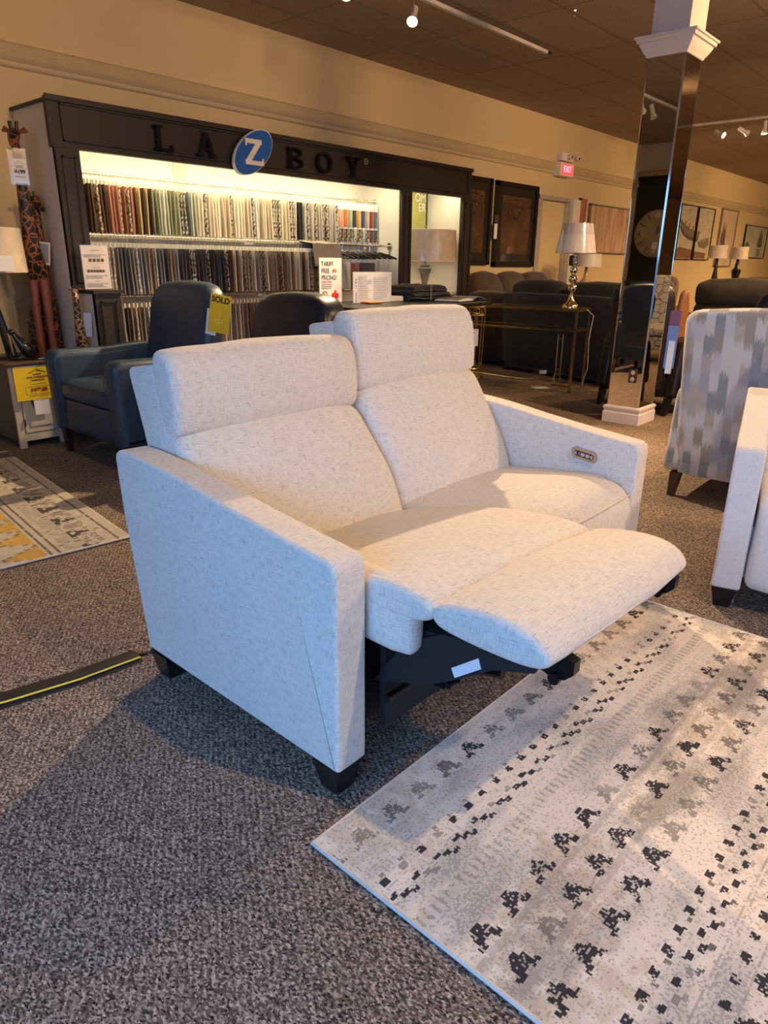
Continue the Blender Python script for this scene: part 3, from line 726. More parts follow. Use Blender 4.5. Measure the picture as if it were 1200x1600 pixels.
# raised letters of the header
def seg(mb, a, b, wd, y0, y1, ext=0):
    a, b = Vector(a), Vector(b); d = (b - a).normalized(); n = Vector((-d.y, d.x)) * wd / 2; a = a - d * ext; b = b + d * ext
    mb.prism([tuple(a + n), tuple(a - n), tuple(b - n), tuple(b + n)], y0, y1, 'y')
def letter(nm, segs, x, z, h, w_, m, y0=5.335, y1=5.372, parent=hdo):
    mb = MB(); y0_ = y0
    for q_, s_ in enumerate(segs):
        y0 = y0_ - .0008 * q_
        if s_[0] == 's': seg(mb, (x + s_[1] * w_, z + s_[2] * h), (x + s_[3] * w_, z + s_[4] * h), s_[5] * h, y0, y1)
        if s_[0] == 'a':
            _, cx, cz, rx, rz_, a0, a1, wd = s_; k = 16; o_ = []; i_ = []
            for q in range(k + 1):
                g = R(a0 + (a1 - a0) * q / k); o_.append((x + (cx + math.cos(g) * rx) * w_, z + (cz + math.sin(g) * rz_) * h))
                i_.append((x + cx * w_ + math.cos(g) * (rx * w_ - wd * h), z + cz * h + math.sin(g) * (rz_ * h - wd * h)))
            for q in range(k): mb.prism([o_[q], o_[q + 1], i_[q + 1], i_[q]], y0, y1, 'y')
    o = obj(nm, mb, m, parent); return o
LET = {
 'L': [('s', .22, 0, .22, 1, .18), ('s', .02, .96, .46, .96, .08), ('s', 0, .05, .95, .05, .10), ('s', .90, .0, .90, .26, .09)],
 'A': [('s', .16, 0, .50, 1, .14), ('s', .84, 0, .50, 1, .19), ('s', .28, .32, .74, .32, .09), ('s', 0, .04, .34, .04, .08), ('s', .64, .04, 1.02, .04, .08)],
 'B': [('s', .2, 0, .2, 1, .17), ('s', .02, .955, .55, .955, .09), ('s', .02, .045, .6, .045, .09), ('s', .2, .52, .55, .52, .09), ('a', .52, .755, .40, .245, -90, 90, .10), ('a', .55, .265, .44, .265, -90, 90, .10)],
 'O': [('a', .5, .5, .5, .52, 0, 360, .15)],
 'Y': [('s', .5, 0, .5, .5, .17), ('s', .5, .45, .16, 1, .15), ('s', .5, .45, .84, 1, .12), ('s', 0, .965, .34, .965, .07), ('s', .66, .965, 1.0, .965, .07), ('s', .32, .035, .68, .035, .07)]}
for ch, x, w_ in (('L', 3.295, .165), ('A', 3.675, .185), ('B', 4.64, .18), ('O', 5.00, .20), ('Y', 5.40, .20)):
    letter('raised_letter', LET[ch], x, 2.108, .175, w_, GLOSSB).location = (0, 0, 0)
text('trademark_sign', 'R', .022, (5.70, 5.368, 2.265), TRIMW, hdo)
obj('trademark_ring', MB().tube([(5.70 + .022 * math.cos(a * PI / 8), 5.37, 2.265 + .026 * math.sin(a * PI / 8)) for a in range(16)], .003, 6, closed=True), TRIMW, hdo)
ZX, ZZ = 4.215, 2.185
ell = []
for k in range(40):
    g = 2 * PI * k / 40; a_, b_ = .248 * math.cos(g), .138 * math.sin(g); th = R(38)
    ell.append((ZX + a_ * math.cos(th) - b_ * math.sin(th), ZZ + a_ * math.sin(th) + b_ * math.cos(th)))
disc = obj('logo_disc', MB().prism(ell, 5.300, 5.33, 'y'), mat('disc_edge_white', (.72, .72, .72), .4), hdo)
obj('disc_face', MB().prism([(ZX + (x - ZX) * .965, ZZ + (z - ZZ) * .965) for x, z in ell], 5.296, 5.301, 'y'), BLUE, disc)
obj('disc_bracket', MB().box(4.1, 4.36, 5.33, 5.385, 2.11, 2.27), BLACK, disc)
zb = MB(); cz = mat('letter_white', (.74, .70, .66), .5)
for (a, b, wd) in (((-.085, .082), (.085, .082), .036), ((.060, .085), (-.075, -.085), .046), ((-.095, -.084), (.095, -.084), .036), ((-.083, .10), (-.083, .045), .016), ((.092, -.10), (.092, -.045), .016)):
    seg(zb, (ZX + a[0], ZZ + a[1]), (ZX + b[0], ZZ + b[1]), wd, 5.290 - len(zb.v) * .0001, 5.297)
obj('white_letter', zb, cz, disc)

# rails
RAILM = mat('rail_nickel', (.75, .70, .58), .25, metal=.8, var=.05)
RY1, RY2 = 5.80, 5.56
def rail(x0, x1, y, z, lab):
    t = thing('hanging_rail', lab, 'rail', (x0, y, z))
    obj('bar', MB().tube([(0, 0, 0), (x1 - x0, 0, 0)], .014, 10), RAILM, t)
    for x in (0, x1 - x0): obj('flange', MB().tube([(x - .008, 0, 0), (x + .008, 0, 0)], .035, 14), CHROME, t)
    k = 1.7
    obj('bracket', MB().box(k - .05, k + .05, -.004, .004, -.03, .03), WHITE, t)
    return t
rail(2.61, 6.29, RY1, 1.945, 'topmost nickel hanging rail in the lit fabric case')
rail(2.61, 6.29, RY2, 1.478, 'middle nickel hanging rail in the lit fabric case')
rail(2.74, 6.29, RY2, 1.02, 'lowest nickel hanging rail in the lit fabric case, partly behind the blue chair')

# fabric samples: cloth board, white clip hanger with a wire hook
def sample_mat(nm, c, pat=0):
    if nm in MATS: return MATS[nm]
    m, nt, b = new_mat(nm); tc = N(nt, 'ShaderNodeTexCoord')
    mp = N(nt, 'ShaderNodeMapping'); mp.inputs['Scale'].default_value = (40, 40, 40) if pat else (200, 200, 12); nt.links.new(tc.outputs['Object'], mp.inputs[0])
    nz = N(nt, 'ShaderNodeTexNoise', i_Scale=1.0, i_Detail=2.0); nt.links.new(mp.outputs[0], nz.inputs['Vector'])
    c2 = [min(1, q * (.45 if pat and max(c) > .3 else 1.5)) for q in c] if not pat else ([.05, .045, .04] if max(c) > .3 else [.55, .5, .42])
    r = ramp(nt, [(.42, c), (.60 if pat else .8, c2)], nz.outputs[0]); nt.links.new(r.outputs[0], b.inputs['Base Color']); b.inputs['Roughness'].default_value = .85
    MATS[nm] = m; return m
HANG = mat('clip_white', (.80, .77, .68), .4, var=.03)
def sample_proto(th, seed):
    r_ = random.Random(seed); n = 5; vs = []; fs = []; H_ = .355; D_ = .13
    dx = [r_.uniform(-.004, .004) for _ in range(n)]
    for i in range(n):
        z = -.085 - H_ * i / (n - 1); g = th * (.7 + .5 * i / (n - 1)) / 2; o_ = dx[i] * i / (n - 1)
        vs += [(-g + o_, -D_, z), (g + o_, -D_, z), (g + o_, D_, z), (-g + o_, D_, z)]
    for i in range(n - 1):
        for k in range(4): fs.append((i * 4 + k, i * 4 + (k + 1) % 4, (i + 1) * 4 + (k + 1) % 4, (i + 1) * 4 + k))
    fs += [(0, 1, 2, 3), ((n - 1) * 4 + 3, (n - 1) * 4 + 2, (n - 1) * 4 + 1, (n - 1) * 4)]
    return MB().add(vs, fs, False)
hmb = MB().box(-.004, .004, -.10, .10, -.092, -.050).tube([(0, 0, -.052), (0, 0, -.018), (0, -.015, -.004), (0, -.017, .010), (0, -.008, .021), (0, .006, .021), (0, .016, .010)], .0016, 5)
protos = {}
def sample(x, y, z, colname, c, pat, lab, grp, k, sc=1):
    key = (colname, k % 3)
    if key not in protos:
        root = thing('fabric_sample', lab, 'fabric sample', (x, y, z), 0, grp)
        s_ = obj('cloth', sample_proto((.013, .017, .010)[k % 3], k), sample_mat(colname, c, pat), root)
        s_.name = 'cloth'
        if 'h' not in protos: h_ = obj('clip_hanger', hmb, HANG, root); protos['h'] = h_
        else:
            h_ = protos['h'].copy(); C.objects.link(h_); h_.parent = root
        protos[key] = root; o = root
    else: o = dup(protos[key], (x, y, z), None, lab, grp)
    rr_ = random.Random(int(x * 1000 + z * 77))
    o.rotation_euler = (0, rr_.uniform(-.03, .03), rr_.uniform(-.05, .05))
    return o
RUST = [('cloth_rust', (.24, .075, .03), 0), ('cloth_gold', (.50, .33, .12), 0), ('cloth_brown', (.10, .045, .02), 0), ('cloth_dark_brown', (.035, .018, .012), 0), ('cloth_coral', (.34, .13, .08), 0), ('cloth_brown_pattern', (.16, .06, .03), 1)]
GREEN = [('cloth_sage', (.36, .36, .25), 0), ('cloth_olive', (.20, .20, .11), 0), ('cloth_mint', (.44, .46, .37), 0), ('cloth_teal', (.12, .15, .14), 0), ('cloth_dark_green', (.06, .065, .03), 1), ('cloth_cream', (.66, .58, .42), 0)]
CREAM = [('cloth_cream', (.66, .58, .42), 0), ('cloth_ivory', (.72, .66, .52), 0), ('cloth_sand', (.55, .46, .32), 0), ('cloth_cream_pattern', (.68, .60, .46), 1), ('cloth_pale_grey', (.52, .50, .45), 0)]
GREY = [('cloth_slate', (.09, .10, .12), 0), ('cloth_grey', (.17, .165, .165), 0), ('cloth_dark_grey', (.045, .045, .05), 0), ('cloth_taupe', (.20, .15, .11), 0), ('cloth_grey_pattern', (.22, .22, .23), 1), ('cloth_dusty_blue', (.20, .22, .28), 0)]
DARK = [('cloth_black', (.014, .013, .014), 0), ('cloth_charcoal', (.03, .028, .03), 0), ('cloth_dark_grey', (.045, .045, .05), 0), ('cloth_black_pattern', (.02, .02, .022), 1)]
TANS = [('cloth_taupe', (.20, .15, .11), 0), ('cloth_mushroom', (.36, .31, .25), 0), ('cloth_stone', (.44, .41, .36), 0), ('cloth_brown', (.10, .045, .02), 0), ('cloth_grey', (.17, .165, .165), 0), ('cloth_tan_pattern', (.34, .28, .20), 1)]
SHORT = {'dark_brown': 'umber', 'brown_pattern': 'figured-brown', 'dark_green': 'bottle-green', 'cream_pattern': 'figured-cream', 'pale_grey': 'ash', 'dark_grey': 'graphite', 'grey_pattern': 'figured-grey', 'dusty_blue': 'blue-grey', 'black_pattern': 'figured-black', 'tan_pattern': 'figured-tan'}
def row(x0, x1, y, z, step, pal, lab, grp):
    x = x0; k = int(x0 * 100); rr_ = random.Random(k); seq = []
    while x < x1: seq.append((x, pal[rr_.randrange(len(pal))])); x += step * rr_.uniform(.9, 1.1)
    nm = [SHORT.get(c[0][6:], c[0][6:]) for _, c in seq]
    for i, (x, c) in enumerate(seq):
        a = nm[i - 1] if i else nm[min(1, len(nm) - 1)]; b = nm[i + 1] if i < len(nm) - 1 else a
        sample(x, y, z, *c, f'{nm[i]} cloth sample between {a} and {b} ones, {lab}', grp, k + i)
row(2.70, 3.42, RY1, 1.945, .034, RUST, 'start of top rail', 'rust and brown samples on the top rail')
row(3.43, 3.86, RY1, 1.945, .034, GREEN, 'green part of top rail', 'green samples on the top rail')
row(3.88, 5.03, RY1, 1.945, .036, CREAM, 'pale run of top rail', 'cream samples on the top rail')
row(5.05, 5.11, RY1, 1.945, .036, [('cloth_black', (.014, .013, .014), 0)], 'amid the pale run of top rail', 'black samples on the top rail')
row(5.14, 5.60, RY1, 1.945, .038, [('cloth_pale_grey', (.52, .50, .45), 0), ('cloth_stone', (.44, .41, .36), 0), ('cloth_cream_pattern', (.68, .60, .46), 1)], 'top rail beyond the black ones', 'stone samples on the top rail')
row(2.72, 3.50, RY2, 1.478, .034, GREY, 'start of middle rail', 'grey samples on the middle rail')
row(3.51, 4.00, RY2, 1.478, .032, DARK, 'darkest run of middle rail', 'black samples on the middle rail')
row(4.02, 5.25, RY2, 1.478, .036, TANS, 'middle rail before the draped cloth', 'taupe samples on the middle rail')
row(2.80, 3.55, RY2, 1.02, .038, TANS + GREY, 'start of lowest rail', 'samples on the lowest rail')
row(3.58, 4.9, RY2, 1.02, .042, TANS + GREY, 'lowest rail behind the recliners', 'samples on the lowest rail behind the chairs')
# sample cards with pockets, right part of the top rail
for k, (cn, c, cw) in enumerate([('peach', (.62, .36, .24), 'peach'), ('orange', (.55, .16, .04), 'orange'), ('green', (.30, .36, .22), 'sage green'), ('dark', (.05, .045, .045), 'charcoal'), ('mustard', (.50, .30, .06), 'mustard'), ('navy', (.04, .06, .12), 'navy'), ('tan', (.42, .33, .24), 'tan'), ('wine', (.25, .05, .04), 'wine red'), ('slate', (.10, .14, .19), 'slate blue')]):
    x = 5.66 + k * .068
    t = thing('sample_card', f'{cw} fabric sample card hanging near the end of the top rail', 'sample card', (x, RY1, 1.945), R(38), 'sample cards on the top rail')
    obj('card', MB().box(-.003, .003, -.10, .10, -.44, -.04), PAPER, t)
    obj('swatch', MB().box(-.006, .006, -.098, .098, -.28, -.11), sample_mat('card_' + cn, c), t)
    obj('lower_swatch', MB().box(-.007, .007, -.098, .098, -.43, -.30), sample_mat('card2_' + cn, [min(.6, q * 1.4 + .05) for q in c], 1), t)
    obj('hook', MB().tube([(0, 0, -.04), (0, 0, -.015), (0, -.016, .004), (0, 0, .021), (0, .015, .008)], .002, 5), CHROME, t)
# cloth draped over the middle rail
vs = []; fs = []; nx, nz = 10, 14
for i in range(nx + 1):
    for j in range(nz + 1):
        t_ = j / nz * .50 - .26; x = 4.93 + i * .038 + (.04 * abs(t_) + (.025 if t_ > 0 else 0))
        y, z = (RY2 - .020 - .03 * min(1, abs(t_) * 3), 1.500 - abs(t_)) if t_ > .0 else (RY2 + .020, 1.500 - abs(t_))
        if abs(t_) < .02: y, z = RY2 - t_, 1.503
        vs.append((x, y - .16 * (t_ > .02) + .008 * math.sin(i * 1.3), z + .004 * math.sin(i)))
for i in range(nx):
    for j in range(nz): a_ = i * (nz + 1) + j; fs.append((a_, a_ + nz + 1, a_ + nz + 2, a_ + 1))
dr = obj('draped_cloth', MB().add(vs, fs), mat('drape_beige', (.36, .31, .24), .9, bump=.3, bscale=200)); dr.modifiers.new('thick', 'SOLIDIFY').thickness = .006
tag(dr, 'beige cloth length draped over the middle rail', 'cloth')
# black hangers with clear sample bags
hp = None
for k in range(9):
    x = 5.45 + k * .085; lab = 'black coat hanger with a clipped swatch on the free end of the middle rail'; grp = 'black hangers on the middle rail'
    if hp is None:
        hp = thing('coat_hanger', lab, 'hanger', (x, RY2, 1.478), R(35), grp)
        m = MB().tube([(0, -.19, -.135), (0, -.10, -.10), (0, 0, -.075), (0, .10, -.10), (0, .19, -.135)], .010, 8).tube([(0, -.19, -.135), (0, .19, -.135)], .004, 6)
        obj('yoke', m, BLACK, hp); obj('hook', MB().tube([(0, 0, -.07), (0, 0, -.02), (0, -.016, .0), (0, -.015, .012), (0, 0, .021), (0, .015, .010)], .0022, 6), CHROME, hp)
        obj('swatch_bag', MB().box(-.004, .004, -.15, .15, -.36, -.145), mat('bag_clear', (.55, .52, .48), .15, var=.2, scale=30, alpha=.55), hp)
    else: dup(hp, (x, RY2, 1.478), R(35 + (k % 3) * 9), lab, grp)
# clothes hanging low beside them
for k, (x, c, lb) in enumerate(((5.36, (.50, .48, .42), 'pale grey'), (5.48, (.24, .09, .06), 'rust brown'), (5.60, (.03, .025, .025), 'black'), (5.72, (.05, .04, .035), 'dark brown'))):
    t = thing('leather_sample', f'{lb} leather sample hanging below the black hangers', 'leather sample', (x, RY2 - .17, 1.34), R(20 + 12 * k))
    obj('hide', MB().rbox(-.008, .008, -.10, .10, -.30, -.04, .006), mat('hide_' + lb.replace(' ', '_'), c, .5), t)
    obj('hook', MB().tube([(0, 0, -.05), (0, 0, .05), (0, -.02, .09), (0, .05, .13), (0, .17, .145)], .002, 5), CHROME, t)
# poster in the narrow niche
t = thing('poster', 'olive green framed poster with white letters in the narrow lit niche', 'poster', (7.18, 5.93, 0))
obj('sheet', MB().box(-.34, .20, -.010, 0, 1.60, 2.13), mat('poster_olive', (.36, .36, .10), .5), t)
obj('frame', MB().box(.20, .215, -.018, 0, 1.58, 2.14), BLACK, t)
text('lettering', 'OM\nER', .135, (.19, -.012, 2.0), PAPER, t, 'RIGHT', lead=.8)
text('small_lettering', '--', .05, (.10, -.012, 1.78), PAPER, t)

# ================================================================== LAMPS
def shade(mb, r0, r1, z0, z1, n=32):
    mb.lathe([(r0, z0), (r1, z1), (r1 - .004, z1), (r0 - .004, z0), (r0, z0)], n, caps=False)
def drum_lamp(label, loc, r0, r1, z0, z1, base_prof, bm, sm=SHADET, group=None, seam=True, on=0):
    t = thing('table_lamp', label, 'lamp', loc, 0, group)
    m = MB(); shade(m, r0, r1, z0, z1); obj('lamp_shade', m, sm, t)
    for z in (z0, z1): pass
    obj('shade_trim', MB().tube([(r0 * math.cos(a * PI / 16), r0 * math.sin(a * PI / 16), z0) for a in range(32)], .004, 5, closed=True).tube([(r1 * math.cos(a * PI / 16), r1 * math.sin(a * PI / 16), z1) for a in range(32)], .004, 5, closed=True), WHITE, t)
    obj('base', MB().lathe(base_prof, 20), bm, t)
    m = MB().tube([(0, 0, base_prof[-1][1]), (0, 0, z1 + .02)], .006).lathe([(.001, z1 + .02), (.014, z1 + .03), (.014, z1 + .045), (.001, z1 + .055)], 12)
    for g in range(3): m.tube([(0, 0, z1 - .01), (r1 * math.cos(g * 2.094), r1 * math.sin(g * 2.094), z1 - .01)], .002, 5)
    obj('finial', m, PEWTER if bm == PEWTER else BRASS, t)
    return t
drum_lamp('table lamp with a wrapped drum shade and grey base in the narrow niche', (6.99, 5.60, .97), .375, .36, .355, .70,
          [(.12, 0), (.12, .03), (.05, .05), (.035, .10), (.055, .20), (.085, .27), (.06, .285), (.06, .31), (.015, .32), (.01, .36)], PEWTER)
# console lamp with a stem of mirrored balls
t = thing('table_lamp', 'brass lamp with glass ball stem and white shade on the gold console', 'lamp', (7.02, 3.64, .872))
m = MB(); shade(m, .205, .150, .545, .825); obj('lamp_shade', m, SHADEW, t)
m = MB(); shade(m, .209, .154, .540, .828); obj('plastic_wrap', m, PLASTIC, t)
obj('base', MB().lathe([(.085, 0), (.085, .028), (.078, .036), (.055, .05), (.032, .085), (.018, .13), (.016, .15)], 28), BRASS, t)
z = .15
for k, r_ in enumerate((.048, .044, .039, .034, .030)):
    z += r_; obj('glass_ball', MB().lathe([(max(.001, r_ * math.sin(a * PI / 12)), z - r_ * math.cos(a * PI / 12)) for a in range(13)], 24, caps=False), CRYSTAL, t); z += r_
    obj('collar', MB().lathe([(.016, z - .005), (.020, z), (.016, z + .005)], 14), BRASS, t); z += .002
obj('socket', MB().tube([(0, 0, z), (0, 0, .60)], .010).tube([(0, 0, z), (-.05, 0, z + .03)], .004).tube([(0, 0, z), (.05, 0, z + .03)], .004).tube([(-.10, 0, .55), (0, 0, .60), (.10, 0, .55)], .003), BLACKM, t)
obj('pull_tag', MB().box(-.085, -.080, -.02, .02, .42, .52), BLACK, t)
# lamp on the painted chest at the picture's edge
t = thing('table_lamp', 'black trestle lamp with a wrapped drum shade on the small painted cabinet', 'lamp', (1.96, 5.50, .62))
m = MB(); shade(m, .275, .265, .59, .88); obj('lamp_shade', m, SHADET, t)
m = MB()
for a, b_ in ((.09, -.02), (-.09, .02)): m.tube([(a, -.06, 0), (b_ * .3, 0, .58)], .018, 6).tube([(a, .06, 0), (b_ * .3, 0, .58)], .018, 6)
m.tube([(-.01, 0, .56), (.08, 0, .57)], .012); m.box(-.11, .11, -.09, .09, 0, .018)
obj('base', m, BLACK, t)
obj('price_tag', MB().box(-.05, .09, -.292, -.289, .60, .70), PAPER, t)
# far lamps and the wrapped one behind the brown sofa
drum_lamp('small lamp with a clear-wrapped drum shade behind the brown leather chair', (10.62, 5.30, .62), .23, .21, .66, .84, [(.11, 0), (.11, .03), (.16, .10), (.10, .42), (.03, .50), (.02, .66)], mat('wrapped_glass_base', (.45, .30, .17), .2, coat=.6, var=.3), mat('frosted_shade', (.60, .56, .50), .4))
drum_lamp('wrapped drum lamp with a slim dark base, below the boat canvases', (12.65, 4.02, .78), .145, .135, .65, .84, [(.09, 0), (.09, .03), (.04, .06), (.06, .25), (.03, .45), (.02, .65)], BLACK)
drum_lamp('wrapped drum lamp with a dark urn base, beyond the tall narrow canvas', (13.75, 4.02, .78), .155, .145, .65, .84, [(.08, 0), (.08, .03), (.03, .05), (.05, .30), (.08, .46), (.04, .50), (.02, .65)], BLACK)
tag(obj('console_table', MB().box(12.45, 14.0, 3.85, 4.2, .74, .78).box(12.5, 12.55, 3.9, 4.15, 0, .74).box(13.9, 13.95, 3.9, 4.15, 0, .74), TOPW), 'long dark table carrying two wrapped lamps behind the recliner sofa', 'table')
tag(obj('end_table', MB().box(10.34, 10.95, 5.0, 5.6, .58, .62).box(10.36, 10.42, 5.02, 5.58, 0, .58).box(10.87, 10.93, 5.02, 5.58, 0, .58), TOPW), 'dark end table under the clear-wrapped lamp beside the brown sofa', 'table')

# ================================================================== SEATING
def tleg(x, y, h, m, par, a=.030, c=.018, dx=0, dy=0):
    mb = MB().add([(x - a, y - a, h), (x + a, y - a, h), (x + a, y + a, h), (x - a, y + a, h), (x - c + dx, y - c + dy, 0), (x + c + dx, y - c + dy, 0), (x + c + dx, y + c + dy, 0), (x - c + dx, y + c + dy, 0)],
                  [(0, 1, 2, 3), (7, 6, 5, 4), (0, 4, 5, 1), (1, 5, 6, 2), (2, 6, 7, 3), (3, 7, 4, 0)], False)
    return obj('leg', mb, m, par)
def armchair(name, label, cat, loc, rz, W, D, armz, seatz, backz, M_, LG=LEGW, armw=.12, bot=.17, backin=0, tilt=.20, bt=.17, rtop=.14, legh=None, wing=False, group=None, skirt=0, bulge=.02):
    """front towards -Y; origin at the middle of the front edge on the floor"""
    t = thing(name, label, cat, loc, rz, group)
    for s_ in (-1, 1):
        xo = s_ * W / 2; xi = xo - s_ * armw
        pr = rpoly([(0.02, bot, .03), (0.0, armz, .07), (D * .35, armz - .01, .1), (D * .80, armz + .015, .08), (D * .86, bot + .02, .05)])
        a = obj('arm', MB().loft(pr, min(xo, xi), max(xo, xi), r=armw * .3, crown=.006, ns=5, smooth=False), M_, t, 60)
        obj('arm_seam', MB().tube([(xi + s_ * .012, y - .003, z) for y, z in ((.022, bot + .03), (.004, armz - .12), (.0, armz - .05), (.03, armz - .004))], .003, 5), M_, a)
    obj('seat_base', MB().rbox(-W / 2 + armw * .8, W / 2 - armw * .8, .03, D * .85, bot + skirt, seatz - .13, .03), M_, t, 60)
    obj('seat_cushion', MB().rbox(-W / 2 + armw, W / 2 - armw, .015, D * .72, seatz - .14, seatz, .045, .018), M_, t, 60)
    bw = W / 2 - armw * .8 + backin
    out = rpoly([(-bw * .96, bot + .05, .07), (bw * .96, bot + .05, .07), (bw, backz - .02, rtop), (0, backz + .012, .4), (-bw, backz - .02, rtop)])
    sh = Matrix(((1, 0, 0, 0), (0, 1, tilt, -tilt * .35), (0, 0, 1, 0), (0, 0, 0, 1)))
    y1 = D - tilt * (backz - .35)
    bk = obj('backrest', MB().loft(out, y1 - bt, y1, r=.045, crown=bulge, ax='y', ns=5, smooth=False, mtx=sh), M_, t, 60)
    lh = legh or bot
    for (x, y, dx, dy) in ((-W / 2 + .07, .07, 0, 0), (W / 2 - .07, .07, 0, 0), (-W / 2 + .08, D * .82, 0, .04), (W / 2 - .08, D * .82, 0, .04)): tleg(x, y, lh + .01, LG, t, dx=dx, dy=dy)
    return t
# blue leather recliner beside the case
bc = armchair('recliner_chair', 'blue leather recliner with a yellow SOLD tag, between the painted cabinet and the darker recliner', 'armchair', (2.06, 4.52, 0), R(-90), .98, .98, .715, .53, 1.145, NAVY, armw=.15, backin=.0, rtop=.16)
nc = armchair('recliner_chair', 'very dark navy leather recliner behind the loveseat, next to the blue one', 'armchair', (2.20, 3.44, 0), R(-90), .94, .96, .66, .50, 1.10, NAVYD, armw=.16, rtop=.22, bt=.22)
# SOLD tag hangs from the blue chair's back
t = thing('sold_tag', 'yellow SOLD tag hanging on the blue leather recliner', 'tag', (2.87, 4.05, .965), R(-62))
sh = obj('card', MB().box(-.075, .075, -.003, 0, -.125, .125), YELLOW, t); t.rotation_euler = (0, R(10), R(-62))
text('lettering', 'SOLD', .052, (0, -.004, .09), INK, t, bold=.0015)
obj('emblem', MB().tube([(.03 * math.cos(a), -.004, -.03 + .03 * math.sin(a)) for a in [PI + PI * k / 8 for k in range(9)]], .0015, 5).tube([(0, -.004, -.06), (0, -.004, .02)], .0015, 5), mat('emblem_pale', (.85, .72, .3), .5), t)
obj('receipt', MB().box(-.095, -.02, .002, .006, -.15, .02), PAPER, t)
# brown leather club chair behind the column
lc = armchair('club_chair', 'dark brown leather club chair standing behind the mirrored column', 'armchair', (7.27, 2.50, 0), R(80), .86, .92, .66, .48, 1.16, BROWNL, LG=BLACK, armw=.13, bot=.15, rtop=.14, bt=.16, backin=-.045, tilt=.12)
tag(obj('throw_pillow', MB().loft(rpoly([(-.17, 0, .02), (.13, 0, .02), (.06, .40, .05), (-.02, .42, .05)]), -.03, .03, r=.02, crown=.015, ns=4, smooth=False, mtx=Matrix.Translation((6.66, 2.34, .672)) @ Matrix.Rotation(R(90), 4, 'Z')), TAN), 'tan leather cushion upright on the arm of the dark brown club chair', 'cushion')
# patterned recliner, back to the camera
pc = armchair('accent_chair', 'accent chair in blue, grey and tan ikat fabric, seen from behind', 'armchair', (4.93, .98, 0), R(90), .92, .93, .63, .48, 1.085, IKAT, armw=.10, bot=.13, rtop=.07, bt=.13, backin=.03, tilt=.16, bulge=.012)
t = thing('brochure', 'folded maroon and blue brochure hanging beside the ikat chair back', 'brochure', (4.02, 1.445, .87), R(20))
obj('cover', MB().box(-.004, .004, -.025, .030, .02, .20), mat('brochure_maroon', (.20, .04, .07), .4), t)
obj('leaf', MB().box(-.012, -.007, -.025, .030, -.11, .12), mat('brochure_blue', (.16, .24, .45), .4), t)
obj('sheet', MB().box(-.018, -.013, -.015, .018, -.14, .04), PAPER, t)
# sofas of the back rows
def row_sofa(name, label, loc, rz, W, D, armz, backz, n, M_, lumbar=False, group=None, armr=.10, hump=.03):
    t = thing(name, label, 'sofa', loc, rz, group); aw = .24
    for s_ in (-1, 1):
        x0, x1 = sorted((s_ * W / 2, s_ * (W / 2 - aw)))
        obj('arm', MB().rbox(x0, x1, .0, D * .85, .05, armz, armr, .012, jit=.01, seed=s_), M_, t, 60)
    obj('seat_base', MB().box(-W / 2 + .1, W / 2 - .1, .04, D * .9, .05, .30), M_, t)
    ww = (W - 2 * aw) / n
    for k in range(n):
        x = -W / 2 + aw + k * ww
        obj('seat_cushion', MB().rbox(x + .004, x + ww - .004, -.01, D * .68, .28, .50, .06, .03, jit=.008, seed=k), M_, t, 60)
    bw = (W - 2 * aw * .35) / n
    for k in range(n):
        x = -W / 2 + aw * .35 + k * bw; mt = Matrix(((1, 0, 0, 0), (0, 1, .18, -.12), (0, 0, 1, 0), (0, 0, 0, 1)))
        if lumbar:
            obj('backrest', MB().rbox(x + .004, x + bw - .004, D * .55, D * .84, .38, .84, .08, .03, mtx=mt, jit=.01, seed=k), M_, t, 60)
            obj('headrest', MB().rbox(x + .004, x + bw - .004, D * .52, D * .82, .78, backz, .11, hump, mtx=mt, jit=.01, seed=k + 9), M_, t, 60)
        else: obj('backrest', MB().rbox(x + .004, x + bw - .004, D * .55, D * .84, .35, backz, .11, hump, mtx=mt, jit=.014, seed=k), M_, t, 60)
    obj('outer_back', MB().rbox(-W / 2 + .05, W / 2 - .05, D * .86, D * .97, .09, backz - .13, .04, .01, mtx=Matrix(((1, 0, 0, 0), (0, 1, .08, -.06), (0, 0, 1, 0), (0, 0, 0, 1)))), M_, t, 60)
    for (x, y) in ((-W / 2 + .1, .1), (W / 2 - .1, .1), (-W / 2 + .1, D * .85), (W / 2 - .1, D * .85)): obj('foot', MB().box(x - .04, x + .04, y - .04, y + .04, 0, .07), BLACK, t)
    return t
row_sofa('reclining_sofa', 'charcoal reclining loveseat with its back to the gold console table', (8.62, 3.95, 0), R(77), 1.90, 1.0, .66, 1.10, 2, CHARF)
row_sofa('tufted_sofa', 'brown tufted sofa against the back wall under the two dark framed pictures', (9.22, 5.10, 0), 0, 2.16, .88, .95, 1.16, 3, BROWNF, armr=.12, hump=.05)
row_sofa('reclining_sofa', 'dark brown reclining sofa beyond the ikat chair, in front of the wrapped lamps', (9.75, 2.35, 0), R(-84), 2.3, 1.0, .70, 1.13, 2, CHARF, lumbar=True)
row_sofa('reclining_sofa', 'grey brown reclining sofa behind the dark one, under the tall narrow canvas', (11.6, 2.35, 0), R(-84), 2.4, 1.0, .72, 1.13, 2, mat('umber_fabric', (.055, .042, .033), .9, bump=.3))
armchair('recliner_chair', 'taupe recliner below the boat canvases with a yellow tag on its seat', 'armchair', (11.9, 4.75, 0), R(-75), .98, 1.0, .64, .5, 1.13, TAUPEF, armw=.2, rtop=.2, bt=.22)
tag(obj('sale_tag', MB().box(11.86, 11.87, 4.72, 4.90, .62, .86), YELLOW), 'yellow paper tag standing on the taupe recliner', 'tag')
armchair('recliner_chair', 'rounded brown recliner just beyond the column, before the taupe one', 'armchair', (9.6, 4.05, 0), R(-80), 1.0, 1.0, .66, .5, 1.12, BROWNF, armw=.2, rtop=.3, bt=.25)
